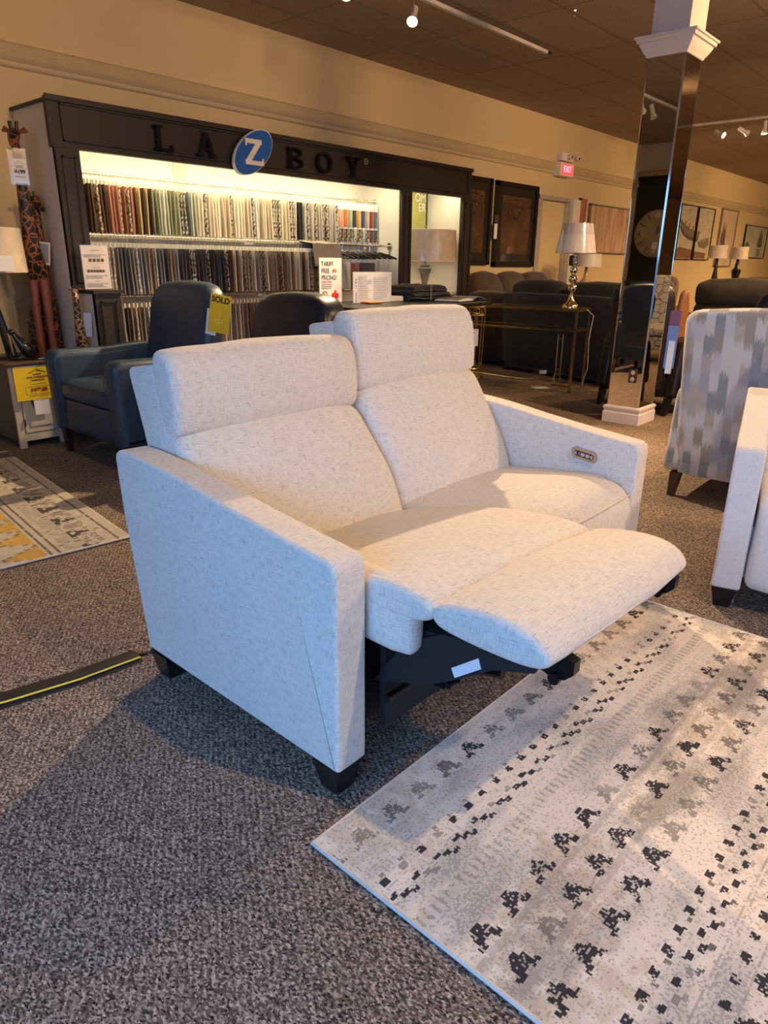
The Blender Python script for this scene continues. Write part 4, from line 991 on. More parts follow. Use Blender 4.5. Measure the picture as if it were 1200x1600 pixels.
armchair('swivel_chair', 'black rounded chair directly behind the ikat chair at the frame edge', 'armchair', (6.3, 1.35, 0), R(-80), .9, .95, .62, .48, 1.10, NAVYD, armw=.14, rtop=.3, bt=.2)
armchair('quilted_chair', 'grey quilted armchair seen only in the narrow mirror face', 'armchair', (9.95, .40, 0), R(-90), 1.3, 1.0, .62, .5, 1.15, cell_mat('quilt_grey', (.30, .30, .29), (.07, .07, .07), 9, .03, .9), armw=.14)

# ================================================================== GOLD CONSOLE
t = thing('console_table', 'antique gold metal console table with glass shelves and scrolled ends', 'console table', (6.92, 3.50, 0), R(3))
L_, D_, Hh = 1.45, .36, .87
fr = MB()
for z, h_ in ((Hh - .030, .030), (.635, .022)):
    fr.box(0, .025, 0, L_, z, z + h_).box(D_ - .025, D_, 0, L_, z, z + h_).box(0, D_, 0, .025, z, z + h_).box(0, D_, L_ - .025, L_, z, z + h_)
obj('frame', fr, GOLD, t)
for (x, y) in ((.012, .012), (D_ - .012, .012), (.012, L_ - .012), (D_ - .012, L_ - .012)): obj('leg', MB().box(x - .012, x + .012, y - .012, y + .012, 0, Hh - .03), GOLD, t)
obj('table_top', MB().box(.02, D_ - .02, .02, L_ - .02, Hh - .012, Hh - .003), mat('smoked_glass', (.03, .028, .025), .06, coat=.5), t)
obj('shelf', MB().box(.02, D_ - .02, .02, L_ - .02, .645, .652), mat('smoked_glass', (.03, .028, .025)), t)
def scroll(y, s_):
    m = MB()
    for dy in (0, .055): m.tube([(.03, y + dy * s_, .20 + .015), (.03, y + dy * s_, .60)], .007)
    for zc in (.585, .205): m.tube([(.03, y + .0275 * s_ + .026 * math.cos(a * PI / 8), zc + .030 * math.sin(a * PI / 8)) for a in range(16)], .006, 6, closed=True)
    m.tube([(.03, y - .005 * s_, .19), (.03, y - .012 * s_, .13), (.03, y + .01 * s_, .075), (.03, y + .0 * s_ - .04 * s_, .062), (.03, y - .17 * s_ if y > .3 else .02, .06)], .008)
    m.tube([(.03, y + .06 * s_, .19), (.03, y + .06 * s_, .12), (.10, y + .04 * s_, .07), (.30, y + .02 * s_, .07)], .008)
    return m
obj('scrollwork', scroll(.20, -1), GOLD, t); obj('scrollwork', scroll(L_ - .15, 1), GOLD, t)
obj('stretcher', MB().tube([(.03, .24, .10), (.03, .7, .085), (.03, L_ - .2, .10)], .010).rbox(.015, .045, .68, .74, .07, .10, .008), GOLD, t)
# round plant stand at its far end
t = thing('plant_stand', 'round gold wire plant stand at the far end of the gold console', 'plant stand', (6.55, 4.62, 0))
m = MB()
for z, r_ in ((.86, .19), (.775, .19), (.20, .17), (.10, .20)): m.tube([(r_ * math.cos(a * PI / 16), r_ * math.sin(a * PI / 16), z) for a in range(32)], .008, 6, closed=True)
obj('ring_frame', m, GOLD, t)
for k in range(8):
    a = k * PI / 4
    obj('ring_scroll', MB().tube([(.19 * math.cos(a + .39) + .028 * math.cos(q) * -math.sin(a + .39), .19 * math.sin(a + .39) + .028 * math.cos(q) * math.cos(a + .39), .818 + .030 * math.sin(q)) for q in [j * PI / 5 for j in range(10)]], .005, 5, closed=True), GOLD, t)
    obj('ring_scroll', MB().tube([(.165 * math.cos(a) + .02 * math.cos(q) * -math.sin(a), .165 * math.sin(a) + .02 * math.cos(q) * math.cos(a), .235 + .022 * math.sin(q)) for q in [j * PI / 5 for j in range(10)]], .004, 5, closed=True), GOLD, t)
for k in range(8):
    a = k * PI / 4; obj('upright', MB().tube([(.175 * math.cos(a), .175 * math.sin(a), 0 if k % 2 == 0 else .10), (.19 * math.cos(a), .19 * math.sin(a), .775)], .006, 6), GOLD, t)
tgx = thing('price_tag', 'white price tag hanging on the round gold plant stand', 'tag', (6.40, 4.42, .55), R(-50)); obj('card', MB().box(-.045, .045, -.002, 0, -.09, .09), PAPER, tgx)
tgx = thing('red_ribbon_tag', 'small red tag sticking out from behind the loveseat back', 'tag', (2.668, 1.90, .995), R(-40)); tgx.name = 'red_tag'
obj('card', MB().prism([(-.02, -.03), (.045, -.005), (.05, .01), (-.015, .045)], -.002, 0, 'y'), RED, tgx)
obj('tape', MB().rbox(-.05, -.015, .0, .05, -.02, .03, .008), mat('clear_tape_tan', (.45, .38, .28), .2), tgx)
# acrylic sign and white lamp cord under the console
t = thing('floor_sign', 'small clear acrylic sign holder on the carpet under the gold console', 'sign', (7.00, 3.93, 0), R(-35))
obj('holder', MB().box(-.09, .09, 0, .004, .003, .20), PLASTIC, t); obj('foot', MB().box(-.09, .09, -.11, 0, .002, .006), PAPER, t)
obj('header_strip', MB().box(0, .085, -.003, 0, .15, .19), mat('strip_blue', (.35, .45, .65), .4), t)
tag(obj('lamp_cord', MB().tube([(7.12, 3.50, .86), (7.13, 3.42, .80), (7.10, 3.43, .55), (7.12, 3.42, .25), (7.10, 3.45, .10), (7.0, 3.40, .012), (6.95, 3.36, .008), (6.99, 3.31, .008), (7.06, 3.34, .008)], .004, 6), mat('cord_clear', (.55, .52, .46), .3)), 'pale lamp cord hanging down behind the gold console', 'cord')

# ================================================================== DESIGN TABLE AND WHAT LIES ON IT
t = thing('design_table', 'tall black design table behind the loveseat, before the fabric case', 'table', (4.15, 3.98, 0))
obj('table_top', MB().rbox(0, 1.90, 0, .86, .915, .96, .012), BLACK, t)
obj('cabinet', MB().box(.12, 1.1, .10, .78, 0, .915), CABD, t)
for (x, y) in ((1.25, .06), (1.25, .78)): obj('leg', MB().box(x, x + .06, y, y + .06, 0, .915), BLACK, t)
TZ = .962
def panel_sign(name, label, loc, w_, h_, rz=0, m=PAPER, tilt=0, foot=True):
    t = thing(name, label, 'sign', loc, rz)
    s_ = obj('sheet', MB().box(-w_ / 2, w_ / 2, -.002, .002, .004, h_), m, t)
    if foot: obj('holder', MB().box(-w_ / 2 - .004, w_ / 2 + .004, .003, .006, 0, h_ + .004).box(-w_ / 2, w_ / 2, -.004, .05, 0, .003), PLASTIC, t)
    return t
def lines(t, n, x0, x1, z0, dz, m=GREYINK, y=-.003, h=.0035, seed=1):
    r_ = random.Random(seed); mb = MB()
    for k in range(n): mb.box(x0, x1 - r_.random() * (x1 - x0) * .35, y - .0006, y, z0 - k * dz - h, z0 - k * dz)
    return obj('printed_lines', mb, m, t)
t = panel_sign('tariff_sign', 'upright TARIFF FREE PRICING sign with a red maple leaf on the design table', (4.455, 4.62, TZ), .27, .375)
text('lettering', 'TARIFF', .052, (-.112, -.003, .325), INK, t, 'LEFT', sx=.9)
text('lettering', 'FREE', .052, (-.112, -.003, .268), INK, t, 'LEFT', sx=.9)
text('lettering', 'PRICING!', .050, (-.112, -.003, .212), INK, t, 'LEFT', sx=.9)
fl_ = MB().box(.022, .032, -.0036, -.003, .252, .284).box(.056, .066, -.0036, -.003, .252, .284).prism([(.038, .262), (.050, .262), (.052, .272), (.044, .282), (.036, .272)], -.0036, -.003, 'y')
obj('flag', fl_, RED, t)
text('lettering', 'PROUDLY MADE', .016, (-.112, -.003, .178), RED, t, 'LEFT')
lines(t, 3, -.112, .02, .160, .016, INK, seed=4)
leaf = [(0, .0), (.006, .018), (.030, .012), (.024, .030), (.050, .052), (.042, .060), (.046, .078), (.028, .074), (.022, .090), (.010, .070), (.012, .098), (0, .112)]
lf = leaf + [(-x, z) for x, z in leaf[::-1]]
obj('maple_leaf', MB().prism([(.052 + x * .95, .008 + z * .95) for x, z in lf], -.0036, -.003, 'y'), RED, t)
pm = MB().tube([(-.075 + .032 * math.cos(a * PI / 12), -.003, .070 + .032 * math.sin(a * PI / 12)) for a in range(24)], .0018, 5, closed=True).tube([(-.097, -.003, .092), (-.053, -.003, .048)], .0016, 5).tube([(-.075, -.003, .05), (-.075, -.003, .09)], .0014, 5)
obj('prohibition_mark', pm, MAROON, t)
t = panel_sign('info_sheet', 'white information sheet with small coloured dots, standing on the design table', (4.78, 4.42, TZ - .012 + .012), .50, .262, m=mat('sheet_white', (.70, .74, .80), .3, coat=.5))
lines(t, 12, -.19, -.02, .232, .018, seed=2); lines(t, 11, .01, .21, .215, .018, seed=3)
for k, (z, c) in enumerate(((.20, INK), (.175, INK), (.145, BLUE), (.085, BLUE), (.067, RED), (.049, mat('dot_green', (.05, .4, .12), .5)), (.032, mat('dot_teal', (.05, .35, .5), .5)), (.015, BLUE))):
    obj('dot', MB().tube([(-.215, -.0036, z), (-.215, -.002, z)], .006, 12), c, t)
t = thing('fabric_bundle', 'bundle of folded dark grey fabrics tied with string on the design table', 'fabric bundle', (5.62, 4.60, TZ))
FG = [mat('fold_a', (.035, .033, .038), .9), mat('fold_b', (.07, .068, .072), .9), mat('fold_c', (.05, .040, .040), .9)]
for k in range(11):
    r_ = random.Random(k); o_ = r_.uniform(-.025, .025); lx = .33 - .008 * k + o_
    vs = []; n_ = 14
    mb = MB(); pr = []
    for i in range(n_ + 1):
        u = i / n_ * 2 - 1; pr.append((u * lx + (.03 if k < 6 else 0), .002 + k * .0125 - .0035 * math.cos(u * 3) - (.018 * max(0, abs(u) - .55) * (k / 5)) + .003 * math.sin(u * 7 + k)))
    poly = pr + [(x, z + .0115) for x, z in pr[::-1]]
    mb.prism(poly, -.17 + o_, .16 + o_, 'y'); obj('fold', mb, FG[k % 3], t)
obj('string', MB().tube([(-.02, -.20, .0), (-.02, -.20, .14), (-.01, 0, .148), (-.02, .19, .14)], .003, 5).tube([(-.01, 0, .148), (.02, -.03, .16), (.035, .0, .150), (-.01, 0, .148)], .0025, 5), mat('string_tan', (.55, .48, .36), .8), t)
t = thing('open_binder', 'open binder with printed pages at the end of the design table', 'binder', (5.78, 4.17, TZ), R(8))
obj('cover', MB().box(-.30, .30, -.14, .14, 0, .004), mat('binder_blue', (.03, .05, .14), .4), t)
obj('pages', MB().prism([(-.29, .005), (-.29, .012), (-.12, .030), (0, .018), (.01, .005)], -.13, .13, 'y'), PAPER, t)
obj('curled_page', MB().prism([(.0, .016), (.12, .040), (.28, .012), (.28, .009), (.12, .036), (.0, .012)], -.13, .13, 'y'), mat('page_blue', (.30, .36, .50), .5), t)
obj('page_stripe', MB().prism([(-.24, .0182), (-.20, .0225), (-.20, .0228), (-.24, .0185)], -.10, .12, 'y').prism([(-.17, .0255), (-.13, .0297), (-.13, .0300), (-.17, .0258)], -.10, .12, 'y'), INK, t)
tag(obj('leather_swatch', MB().rbox(4.60, 4.78, 4.28, 4.40, TZ, TZ + .018, .008), mat('swatch_cognac', (.30, .13, .05), .5)), 'cognac leather swatch lying beside the maple leaf sign', 'swatch')
tag(obj('paper_pile', MB().box(5.02, 5.30, 4.50, 4.74, TZ, TZ + .03).box(5.05, 5.32, 4.52, 4.72, TZ + .03, TZ + .042), PAPER), 'low pile of loose white papers behind the information sheet', 'papers')

# sign on the ledge of the case
t = panel_sign('info_sign', 'white information sheet in an acrylic stand on the case ledge', (2.625, 5.20, 1.092), .20, .305, m=mat('sheet_warm', (.68, .62, .60), .5), rz=R(-4))
lines(t, 1, -.03, .04, .275, .01); lines(t, 3, -.085, .085, .245, .008); lines(t, 1, -.03, .03, .155, .01); lines(t, 3, -.085, .085, .100, .009); lines(t, 1, -.02, .03, .062, .01); lines(t, 4, -.085, .085, .045, .008)
pm = MB(); 
for k in range(4): pm.prism(rrect(.022, .022, .006, 3, -.04 + .03 * k, .205), -.0036, -.003, 'y')
for k in range(6): pm.prism(rrect(.020, .018, .005, 3, -.06 + .022 * k, .130), -.0036, -.003, 'y')
obj('printed_thumbnails', pm, mat('thumb_brown', (.10, .07, .05), .5, var=.6, scale=60), t)

# ================================================================== LEFT CORNER
# painted chairside cabinet
t = thing('chairside_cabinet', 'small antique white cabinet with a walnut top beside the blue recliner', 'cabinet', (1.90, 5.22, 0))
AW = mat('antique_white', (.52, .46, .36), .55, var=.1, scale=5); SIDE = mat('cabinet_side_brown', (.09, .08, .065), .5)
obj('body', MB().box(.0, .34, .02, .56, .05, .585), SIDE, t)
obj('face_frame', MB().box(0, .05, 0, .025, .0, .585).box(.295, .34, 0, .025, 0, .585).box(.05, .295, 0, .025, .05, .105).box(.05, .295, 0, .025, .545, .585), AW, t)
d = obj('door', MB().box(.055, .29, -.004, .02, .11, .54), AW, t)
obj('door_panel', MB().box(.095, .25, -.010, -.003, .155, .50), AW, d); obj('hinge', MB().tube([(.055, -.008, .42), (.055, -.008, .47)], .004).tube([(.055, -.008, .16), (.055, -.008, .21)], .004), BLACKM, d)
obj('cabinet_top', MB().rbox(-.03, .37, -.035, .58, .585, .618, .010), TOPW, t)
for (x, y) in ((.025, .52), (.315, .52)): obj('foot', MB().box(x - .025, x + .025, y - .025, y + .025, 0, .05), SIDE, t)
t = thing('sale_sign', 'yellow FINAL MARKDOWN price sign hanging on the small white cabinet', 'sign', (2.045, 5.195, .58))
t.rotation_euler = (0, R(0), 0)
obj('card', MB().box(-.125, .125, -.003, 0, -.235, .0), YELLOW, t)
obj('shelf_strip', MB().box(-.12, .16, .0, .003, .0, .028), PAPER, t)
ro = MB().tube([(-.03, -.004, -.045), (.035, -.004, -.018), (.10, -.004, -.045)], .0012, 5).tube([(-.015, -.004, -.042), (.035, -.004, -.027), (.085, -.004, -.042)], .001, 5)
obj('roof_emblem', ro, INK, t)
text('emblem_text', 'FURNITURE', .011, (.035, -.004, -.055), INK, t, bold=.0003); text('headline', 'FINAL MARKDOWN', .020, (.035, -.004, -.075), MAROON, t, sx=.85)
text('subline', 'Chairside End Table', .014, (.035, -.004, -.095), INK, t, sx=.85)
text('price', '$499.00', .040, (.035, -.004, -.165), MAROON, t, bold=.0012, sx=.9)
obj('price_box', MB().box(-.058, .12, -.0036, -.003, -.141, -.139).box(-.058, .12, -.0036, -.003, -.195, -.193).box(-.058, -.056, -.0036, -.003, -.195, -.139), INK, t)
obj('printed_lines', MB().box(-.02, .09, -.0036, -.003, -.125, -.122).box(-.04, .11, -.0036, -.003, -.208, -.205), INK, t)
t = thing('paper_note', 'white folded paper sticking out under the yellow markdown sign', 'paper', (2.06, 5.196, .35))
obj('sheet', MB().box(-.03, .075, -.002, 0, -.115, .06), PAPER, t)
obj('dark_sleeve', MB().prism([(-.07, .04), (-.03, .04), (-.028, -.08)], .001, .003, 'y'), mat('sleeve_dark', (.05, .03, .05), .5), t)
# wooden wading bird
t = thing('bird_figurine', 'glossy black carved bird with a gold beak on the small white cabinet', 'figurine', (2.06, 5.33, .62), R(-20))
GB = mat('gloss_black_wood', (.012, .010, .010), .18, coat=.5, var=.3); GD = mat('gold_leaf', (.75, .45, .15), .3, metal=.7)
body = MB()
rings = [((.075, .01), .012, .01), ((.06, .03), .04, .045), ((.03, .07), .048, .055), ((.0, .115), .036, .042), ((-.025, .150), .024, .026), ((-.04, .175), .018, .020), ((-.05, .192), .010, .010)]
body.tube([(x, 0, z) for (x, z), a, b_ in rings], [a for _, a, _b in rings], 14)
obj('body', body, GB, t); obj('head', MB().lathe([(.002, -.024), (.02, -.015), (.026, 0), (.02, .015), (.002, .024)], 14, mtx=Matrix.Translation((-.052, 0, .190))), GB, t)
obj('beak', MB().tube([(-.070, 0, .185), (-.066, -.004, .13), (-.060, -.006, .03)], [.010, .008, .003], 8), GD, t)
obj('tail', MB().tube([(.06, 0, .04), (.085, 0, .005)], [.03, .008], 8), GB, t); obj('plinth', MB().rbox(-.085, .10, -.04, .04, 0, .012, .005), GB, t)
tag(obj('cord', MB().tube([(2.13, 5.27, .622), (2.18, 5.26, .623), (2.23, 5.28, .622), (2.25, 5.33, .622)], .003, 6), PAPER), 'short white cord lying by the carved bird', 'cord')

SP1 = cell_mat('giraffe_spots', (.014, .010, .010), (.30, .10, .04), 17, .045); SP3 = cell_mat('small_giraffe_spots', (.014, .011, .010), (.45, .25, .11), 30, .06)
RW = mat('red_brown_wood', (.20, .055, .028), .4, scale=30, var=.3)
def giraffe(label, loc, rz, h, SP, fat=1.0, lean=0, straight=True):
    t = thing('giraffe_figurine', label, 'figurine', loc, rz)
    def P(x, y, z): return (x * h, (y + lean * z) * h, z * h)
    m = MB().tube([P(0, .10, .40), P(0, .085, .47), P(0, .045, .55), P(0, .01, .62), P(0, -.005, .72), P(0, -.008, .82), P(0, -.012, .93)], [q * h * fat for q in (.030, .036, .038, .030, .023, .018, .0145)], 14)
    m.tube([P(0, .10, .50), P(0, .085, .40), P(0, .09, .33)], [q * h * fat for q in (.026, .034, .020)], 12)
    obj('body', m, SP, t)
    hm = MB().tube([P(0, .012, .955), P(0, -.012, .945), P(0, -.04, .925), P(0, -.058, .912)], [q * h for q in (.015, .0185, .014, .009)], 12)
    hd = obj('head', hm, SP, t)
    for s_ in (-1, 1):
        obj('horn', MB().tube([P(s_ * .008, .0, .955), P(s_ * .010, .004, .985)], [.0045 * h, .0055 * h], 8), BLACK, hd)
        obj('ear', MB().tube([P(s_ * .012, .008, .955), P(s_ * .028, .014, .965), P(s_ * .036, .016, .958)], [.004 * h, .009 * h, .003 * h], 8), RW, hd)
        obj('leg', MB().tube([P(s_ * .016, .035, .52), P(s_ * .018, .03, .40), P(s_ * .020, .028, .0)], [q * h * fat for q in (.020, .015, .012)], 10), RW if straight else SP, t)
        obj('leg', MB().tube([P(s_ * .016, .105, .46), P(s_ * .020, .115, .30), P(s_ * .022, .125, .0)], [q * h * fat for q in (.024, .021, .014)], 10), SP, t)
    return t
giraffe('tallest carved wooden giraffe with a hanging price tag, beside the fabric case', (2.30, 5.49, 0), R(-32), 2.22, SP1, fat=.85)
giraffe('middle-sized carved wooden giraffe standing behind the tallest one', (2.458, 5.72, 0), R(10), 1.80, SP1)
giraffe('smallest carved giraffe with pale edged spots, against the case base', (2.44, 5.20, 0), R(-30), 1.14, SP3, fat=1.25, straight=False)
t = thing('price_tag', 'plastic-sleeved white $199 price tag hanging on the tallest giraffe', 'tag', (2.272, 5.44, 1.985), R(-10))
obj('sleeve', MB().box(-.06, .06, -.004, 0, -.20, .03), PLASTIC, t); obj('card', MB().box(-.045, .055, -.002, -.001, -.19, -.035), PAPER, t)
text('price', '$199', .034, (.005, -.005, -.118), INK, t, bold=.0015)
obj('roof_emblem', MB().tube([(-.03, -.005, -.072), (.005, -.005, -.052), (.04, -.005, -.072)], .0012, 5).box(-.02, .03, -.005, -.0045, -.085, -.078), mat('emblem_gold', (.45, .35, .05), .5), t)
obj('printed_lines', MB().box(-.02, .03, -.005, -.0045, -.094, -.091).box(-.03, .04, -.005, -.0045, -.150, -.147), INK, t)
t = thing('price_tag', 'grey and white tag hanging on the middle-sized giraffe', 'tag', (2.44, 5.60, 1.42), R(-25)); t.rotation_euler = (0, R(8), R(-25))
obj('card', MB().box(-.045, .045, -.002, 0, -.16, 0), PAPER, t); obj('sleeve', MB().box(-.030, .036, -.004, -.0025, -.145, -.01), mat('tag_grey_blue', (.25, .27, .34), .3), t)
t = thing('price_tag', 'bluish white tag hanging on the smallest giraffe', 'tag', (2.50, 5.17, .93), R(-50)); t.rotation_euler = (0, R(6), R(-50))
obj('card', MB().box(-.03, .03, -.002, 0, -.17, 0), mat('tag_pale_blue', (.45, .55, .72), .4), t)

# ================================================================== MIRRORED COLUMN
cx0, cx1, cy0, cy1 = 5.862, 6.184, 2.312, 2.600
t = thing('mirrored_column', 'square column clad in mirrors with white capital and plinth', 'column', (cx0, cy0, 0))
def CO(nm, mb, m, par=None): o = obj(nm, mb, m, par or t); o.location = (0, 0, 0) if par else (-cx0, -cy0, 0); return o
CO('core', MB().box(cx0 + .004, cx1 - .004, cy0 + .004, cy1 - .004, .0, HC - .001), WHITE)
def mirror(nm, mb): return CO(nm, mb, MIRROR)
g = .008
mirror('mirror_panel', MB().box(cx0 - .001, cx0 + .003, cy0 + g, cy1 - g, .14, 2.785)); mirror('mirror_panel', MB().box(cx0 + g, cx1 - g, cy0 - .001, cy0 + .003, .14, 2.785))
mirror('mirror_panel', MB().box(cx1 - .003, cx1 + .001, cy0 + g, cy1 - g, .14, 2.785)); mirror('mirror_panel', MB().box(cx0 + g, cx1 - g, cy1 - .003, cy1 + .001, .14, 2.785))
for (x, y) in ((cx0, cy0), (cx0, cy1), (cx1, cy0), (cx1, cy1)):
    sx = 1 if x == cx0 else -1; sy = 1 if y == cy0 else -1
    CO('corner_trim', MB().prism([(x - .003 * sx, y + .009 * sy), (x + .009 * sx, y - .003 * sy), (x + .010 * sx, y + .010 * sy)], .13, 2.785, 'z'), MIRB)
def ring(prof, m=WHITE):
    vs = []; fs = []
    for (o_, z) in prof: vs += [(cx0 - o_, cy0 - o_, z), (cx1 + o_, cy0 - o_, z), (cx1 + o_, cy1 + o_, z), (cx0 - o_, cy1 + o_, z)]
    for i in range(len(prof) - 1):
        for k in range(4): fs.append((i * 4 + k, i * 4 + (k + 1) % 4, (i + 1) * 4 + (k + 1) % 4, (i + 1) * 4 + k))
    fs += [(3, 2, 1, 0), tuple((len(prof) - 1) * 4 + k for k in range(4))]
    return MB().add(vs, fs, False)
CO('plinth', ring([(.020, 0), (.020, .088), (.015, .092), (.014, .112), (.019, .118), (.021, .130), (.017, .142), (.004, .148)]), WHITE)
CO('capital', ring([(.003, 2.775), (.012, 2.782), (.014, 2.792), (.022, 2.800), (.036, 2.822), (.052, 2.850), (.056, 2.862), (.070, 2.868), (.074, 2.888), (.086, 2.892), (.088, 2.905), (.004, 2.906)]), WHITE)
# outlet in the mirror
o = CO('outlet_plate', MB().prism(rrect(.072, .115, .006, 3, (2.395), .415), cx0 - .007, cx0 - .001, 'x'), mat('plate_brown', (.09, .05, .035), .35, metal=.3))
for z in (.443, .388): CO('socket', MB().prism([(2.395 + .017 * math.cos(a * PI / 8), z + .019 * math.sin(a * PI / 8)) for a in range(16)], cx0 - .009, cx0 - .006, 'x'), mat('socket_cream', (.66, .60, .46), .4), o)
for z in (.443, .388): CO('slot', MB().box(cx0 - .0096, cx0 - .009, 2.387, 2.389, z, z + .009).box(cx0 - .0096, cx0 - .009, 2.401, 2.403, z, z + .009).box(cx0 - .0096, cx0 - .009, 2.392, 2.398, z - .012, z - .006), INK, o)

# ================================================================== ON THE WALL
def framed(name, label, x0, x1, z0, z1, art, fw=.06, mat_w=0, M_=BLACK, dep=.045, M2=None, cat='picture'):
    t = thing(name, label, cat, ((x0 + x1) / 2, 5.995, (z0 + z1) / 2)); w_, h_ = x1 - x0, z1 - z0
    m = MB().box(-w_ / 2, w_ / 2, -dep, 0, h_ / 2 - fw, h_ / 2).box(-w_ / 2, w_ / 2, -dep, 0, -h_ / 2, -h_ / 2 + fw).box(-w_ / 2, -w_ / 2 + fw, -dep, 0, -h_ / 2, h_ / 2).box(w_ / 2 - fw, w_ / 2, -dep, 0, -h_ / 2, h_ / 2)
    obj('frame', m, M_, t)
    if mat_w:
        obj('mat_board', MB().box(-w_ / 2 + fw * .8, w_ / 2 - fw * .8, -.016, -.004, -h_ / 2 + fw * .8, h_ / 2 - fw * .8), M2 or BLACK, t)
    q = fw * .9 + mat_w
    obj('artwork', MB().box(-w_ / 2 + q, w_ / 2 - q, -.022, -.010, -h_ / 2 + q, h_ / 2 - q), art, t)
    return t
AB = art_mat('art_bronze', (.17, .085, .035), (.10, .05, .022), (.045, .022, .012), 3, 3)
def urn(t, s=1.0):
    m = MB()
    for s_ in (-1, 1):
        m.tube([(s_ * .02, -.024, .25), (s_ * .10, -.024, .27), (s_ * .15, -.024, .22), (s_ * .11, -.024, .17), (s_ * .06, -.024, .19)], .008, 5)
        m.tube([(s_ * .15, -.024, .30), (s_ * .20, -.024, .24), (s_ * .21, -.024, .16)], .006, 5)
    m.tube([(-.08, -.024, .16), (-.05, -.024, .10), (0, -.024, .085), (.05, -.024, .10), (.08, -.024, .16)], .010, 5); m.tube([(-.22, -.024, .33), (0, -.024, .36), (.22, -.024, .33)], .005, 5)
    obj('ornament_drawing', m, mat('drawing_dark', (.04, .022, .014), .6), t)
t = framed('framed_picture', 'dark framed bronze print half hidden behind the fabric case', 8.02, 8.90, 1.29, 2.41, AB, .06, .11, M2=mat('mat_charcoal', (.015, .013, .012), .5)); urn(t)
obj('glazing', MB().box(-.39, .39, -.032, -.030, -.50, .50), GLASS, t)
t = framed('framed_picture', 'dark framed bronze print with an urn ornament, nearer the door', 9.00, 10.14, 1.27, 2.405, AB, .06, .125, M2=mat('mat_charcoal', (.015, .013, .012), .5)); urn(t)
obj('glazing', MB().box(-.50, .50, -.032, -.030, -.50, .50), GLASS, t)
t = thing('price_tag', 'white price tag hanging between the two dark framed pictures', 'tag', (8.98, 5.93, 1.74)); obj('card', MB().box(-.04, .04, -.002, 0, -.10, .10), PAPER, t); obj('bow', MB().rbox(-.035, .045, -.02, .0, .10, .22, .012, jit=.01), PLASTIC, t)
framed('canvas_picture', 'wide pinkish brown streaked canvas beyond the door', 11.87, 13.50, 1.50, 2.285, art_mat('art_streaks', (.62, .45, .32), (.50, .32, .20), (.30, .16, .10), 14, 1.2), .02, 0, M_=mat('frame_grey_brown', (.20, .16, .13), .5))
framed('canvas_picture', 'narrow red brown standing panel beside the door', 11.50, 11.72, 1.65, 2.34, art_mat('art_red', (.50, .22, .14), (.40, .16, .10), (.30, .10, .07), 6, 2), .03, 0, M_=mat('frame_salmon', (.45, .20, .14), .5))
HULL = [(-0.454, 0.252), (-0.366, 0.13), (-0.075, -0.024), (0.343, -0.089), (0.747, -0.09), (0.883, 0.062), (0.57, 0.117), (0.145, 0.178), (-0.267, 0.248)]
INNER = [(-0.372, 0.231), (-0.156, 0.165), (0.185, 0.089), (0.606, 0.039), (0.842, 0.061), (0.57, 0.117), (0.145, 0.178), (-0.23, 0.25)]
SHADE = [(-0.439, 0.127), (-0.219, -0.042), (0.21, -0.145), (0.744, -0.17), (0.816, -0.061), (0.314, -0.024), (-0.203, 0.099)]
HULL2 = [(-0.316, -0.169), (-0.183, -0.274), (0.172, -0.308), (0.397, -0.234), (0.402, -0.067), (0.087, -0.131)]
INNER2 = [(-0.24, -0.154), (0.1, -0.158), (0.366, -0.082), (0.061, -0.077)]
def clipx(p, lo, hi):
    for edge, sg in ((lo, 1), (hi, -1)):
        out = []
        for i in range(len(p)):
            (x0, z0), (x1, z1) = p[i], p[(i + 1) % len(p)]; a, b = (x0 - edge) * sg >= 0, (x1 - edge) * sg >= 0
            if a: out.append((x0, z0))
            if a != b: t_ = (edge - x0) / (x1 - x0); out.append((edge, z0 + (z1 - z0) * t_))
        p = out
        if not p: return p
    return p
def boat(t, dx, hull, inner, shade, lo=-.485, hi=.485):
    def put(nm, poly, y, m_):
        q = clipx([(x + dx, z) for x, z in poly], lo, hi)
        if len(q) > 2: obj(nm, MB().prism(q, y, y + .001, 'y'), m_, t)
    if shade: put('shadow_painting', shade, -.0240, mat('paint_umber', (.12, .09, .06), .7))
    put('hull_painting', hull, -.0252, mat('paint_hull', (.20, .175, .13), .7)); put('inside_painting', inner, -.0264, mat('paint_inside', (.62, .48, .28), .7))
    n = len(inner); cx = [p[0] for p in inner]; x0, x1 = min(cx), max(cx)
    for k in range(4):
        x = x0 + (x1 - x0) * (k + 1) / 5; zs = [inner[i][1] + (inner[(i + 1) % n][1] - inner[i][1]) * (x - inner[i][0]) / (inner[(i + 1) % n][0] - inner[i][0] + 1e-9) for i in range(n) if (inner[i][0] - x) * (inner[(i + 1) % n][0] - x) < 0]
        if len(zs) > 1: put('bench_painting', [(x - .03, min(zs)), (x + .03, min(zs)), (x + .06, max(zs)), (x, max(zs))], -.0272, mat('paint_bench', (.10, .06, .04), .7))
    put('gunwale_painting', [hull[0], hull[1], (hull[1][0] + .03, hull[1][1] + .02), (hull[0][0] + .03, hull[0][1])], -.0272, mat('paint_bench', (.10, .06, .04), .7))
BA = art_mat('art_boats', (.58, .53, .42), (.46, .41, .31), (.16, .13, .10), 4, 16, .30, .52)
t = framed('canvas_picture', 'left boat canvas of the rowing boat pair, beyond the column', 15.98, 16.98, 1.44, 2.54, BA, .015, 0); boat(t, 0, HULL, INNER, SHADE); obj('dock_painting', MB().prism([(-.485, -.333), (-.26, -.30), (.485, -.345), (.485, -.52), (-.485, -.52)], -.0245, -.023, 'y'), mat('paint_dock', (.22, .12, .06), .7), t)
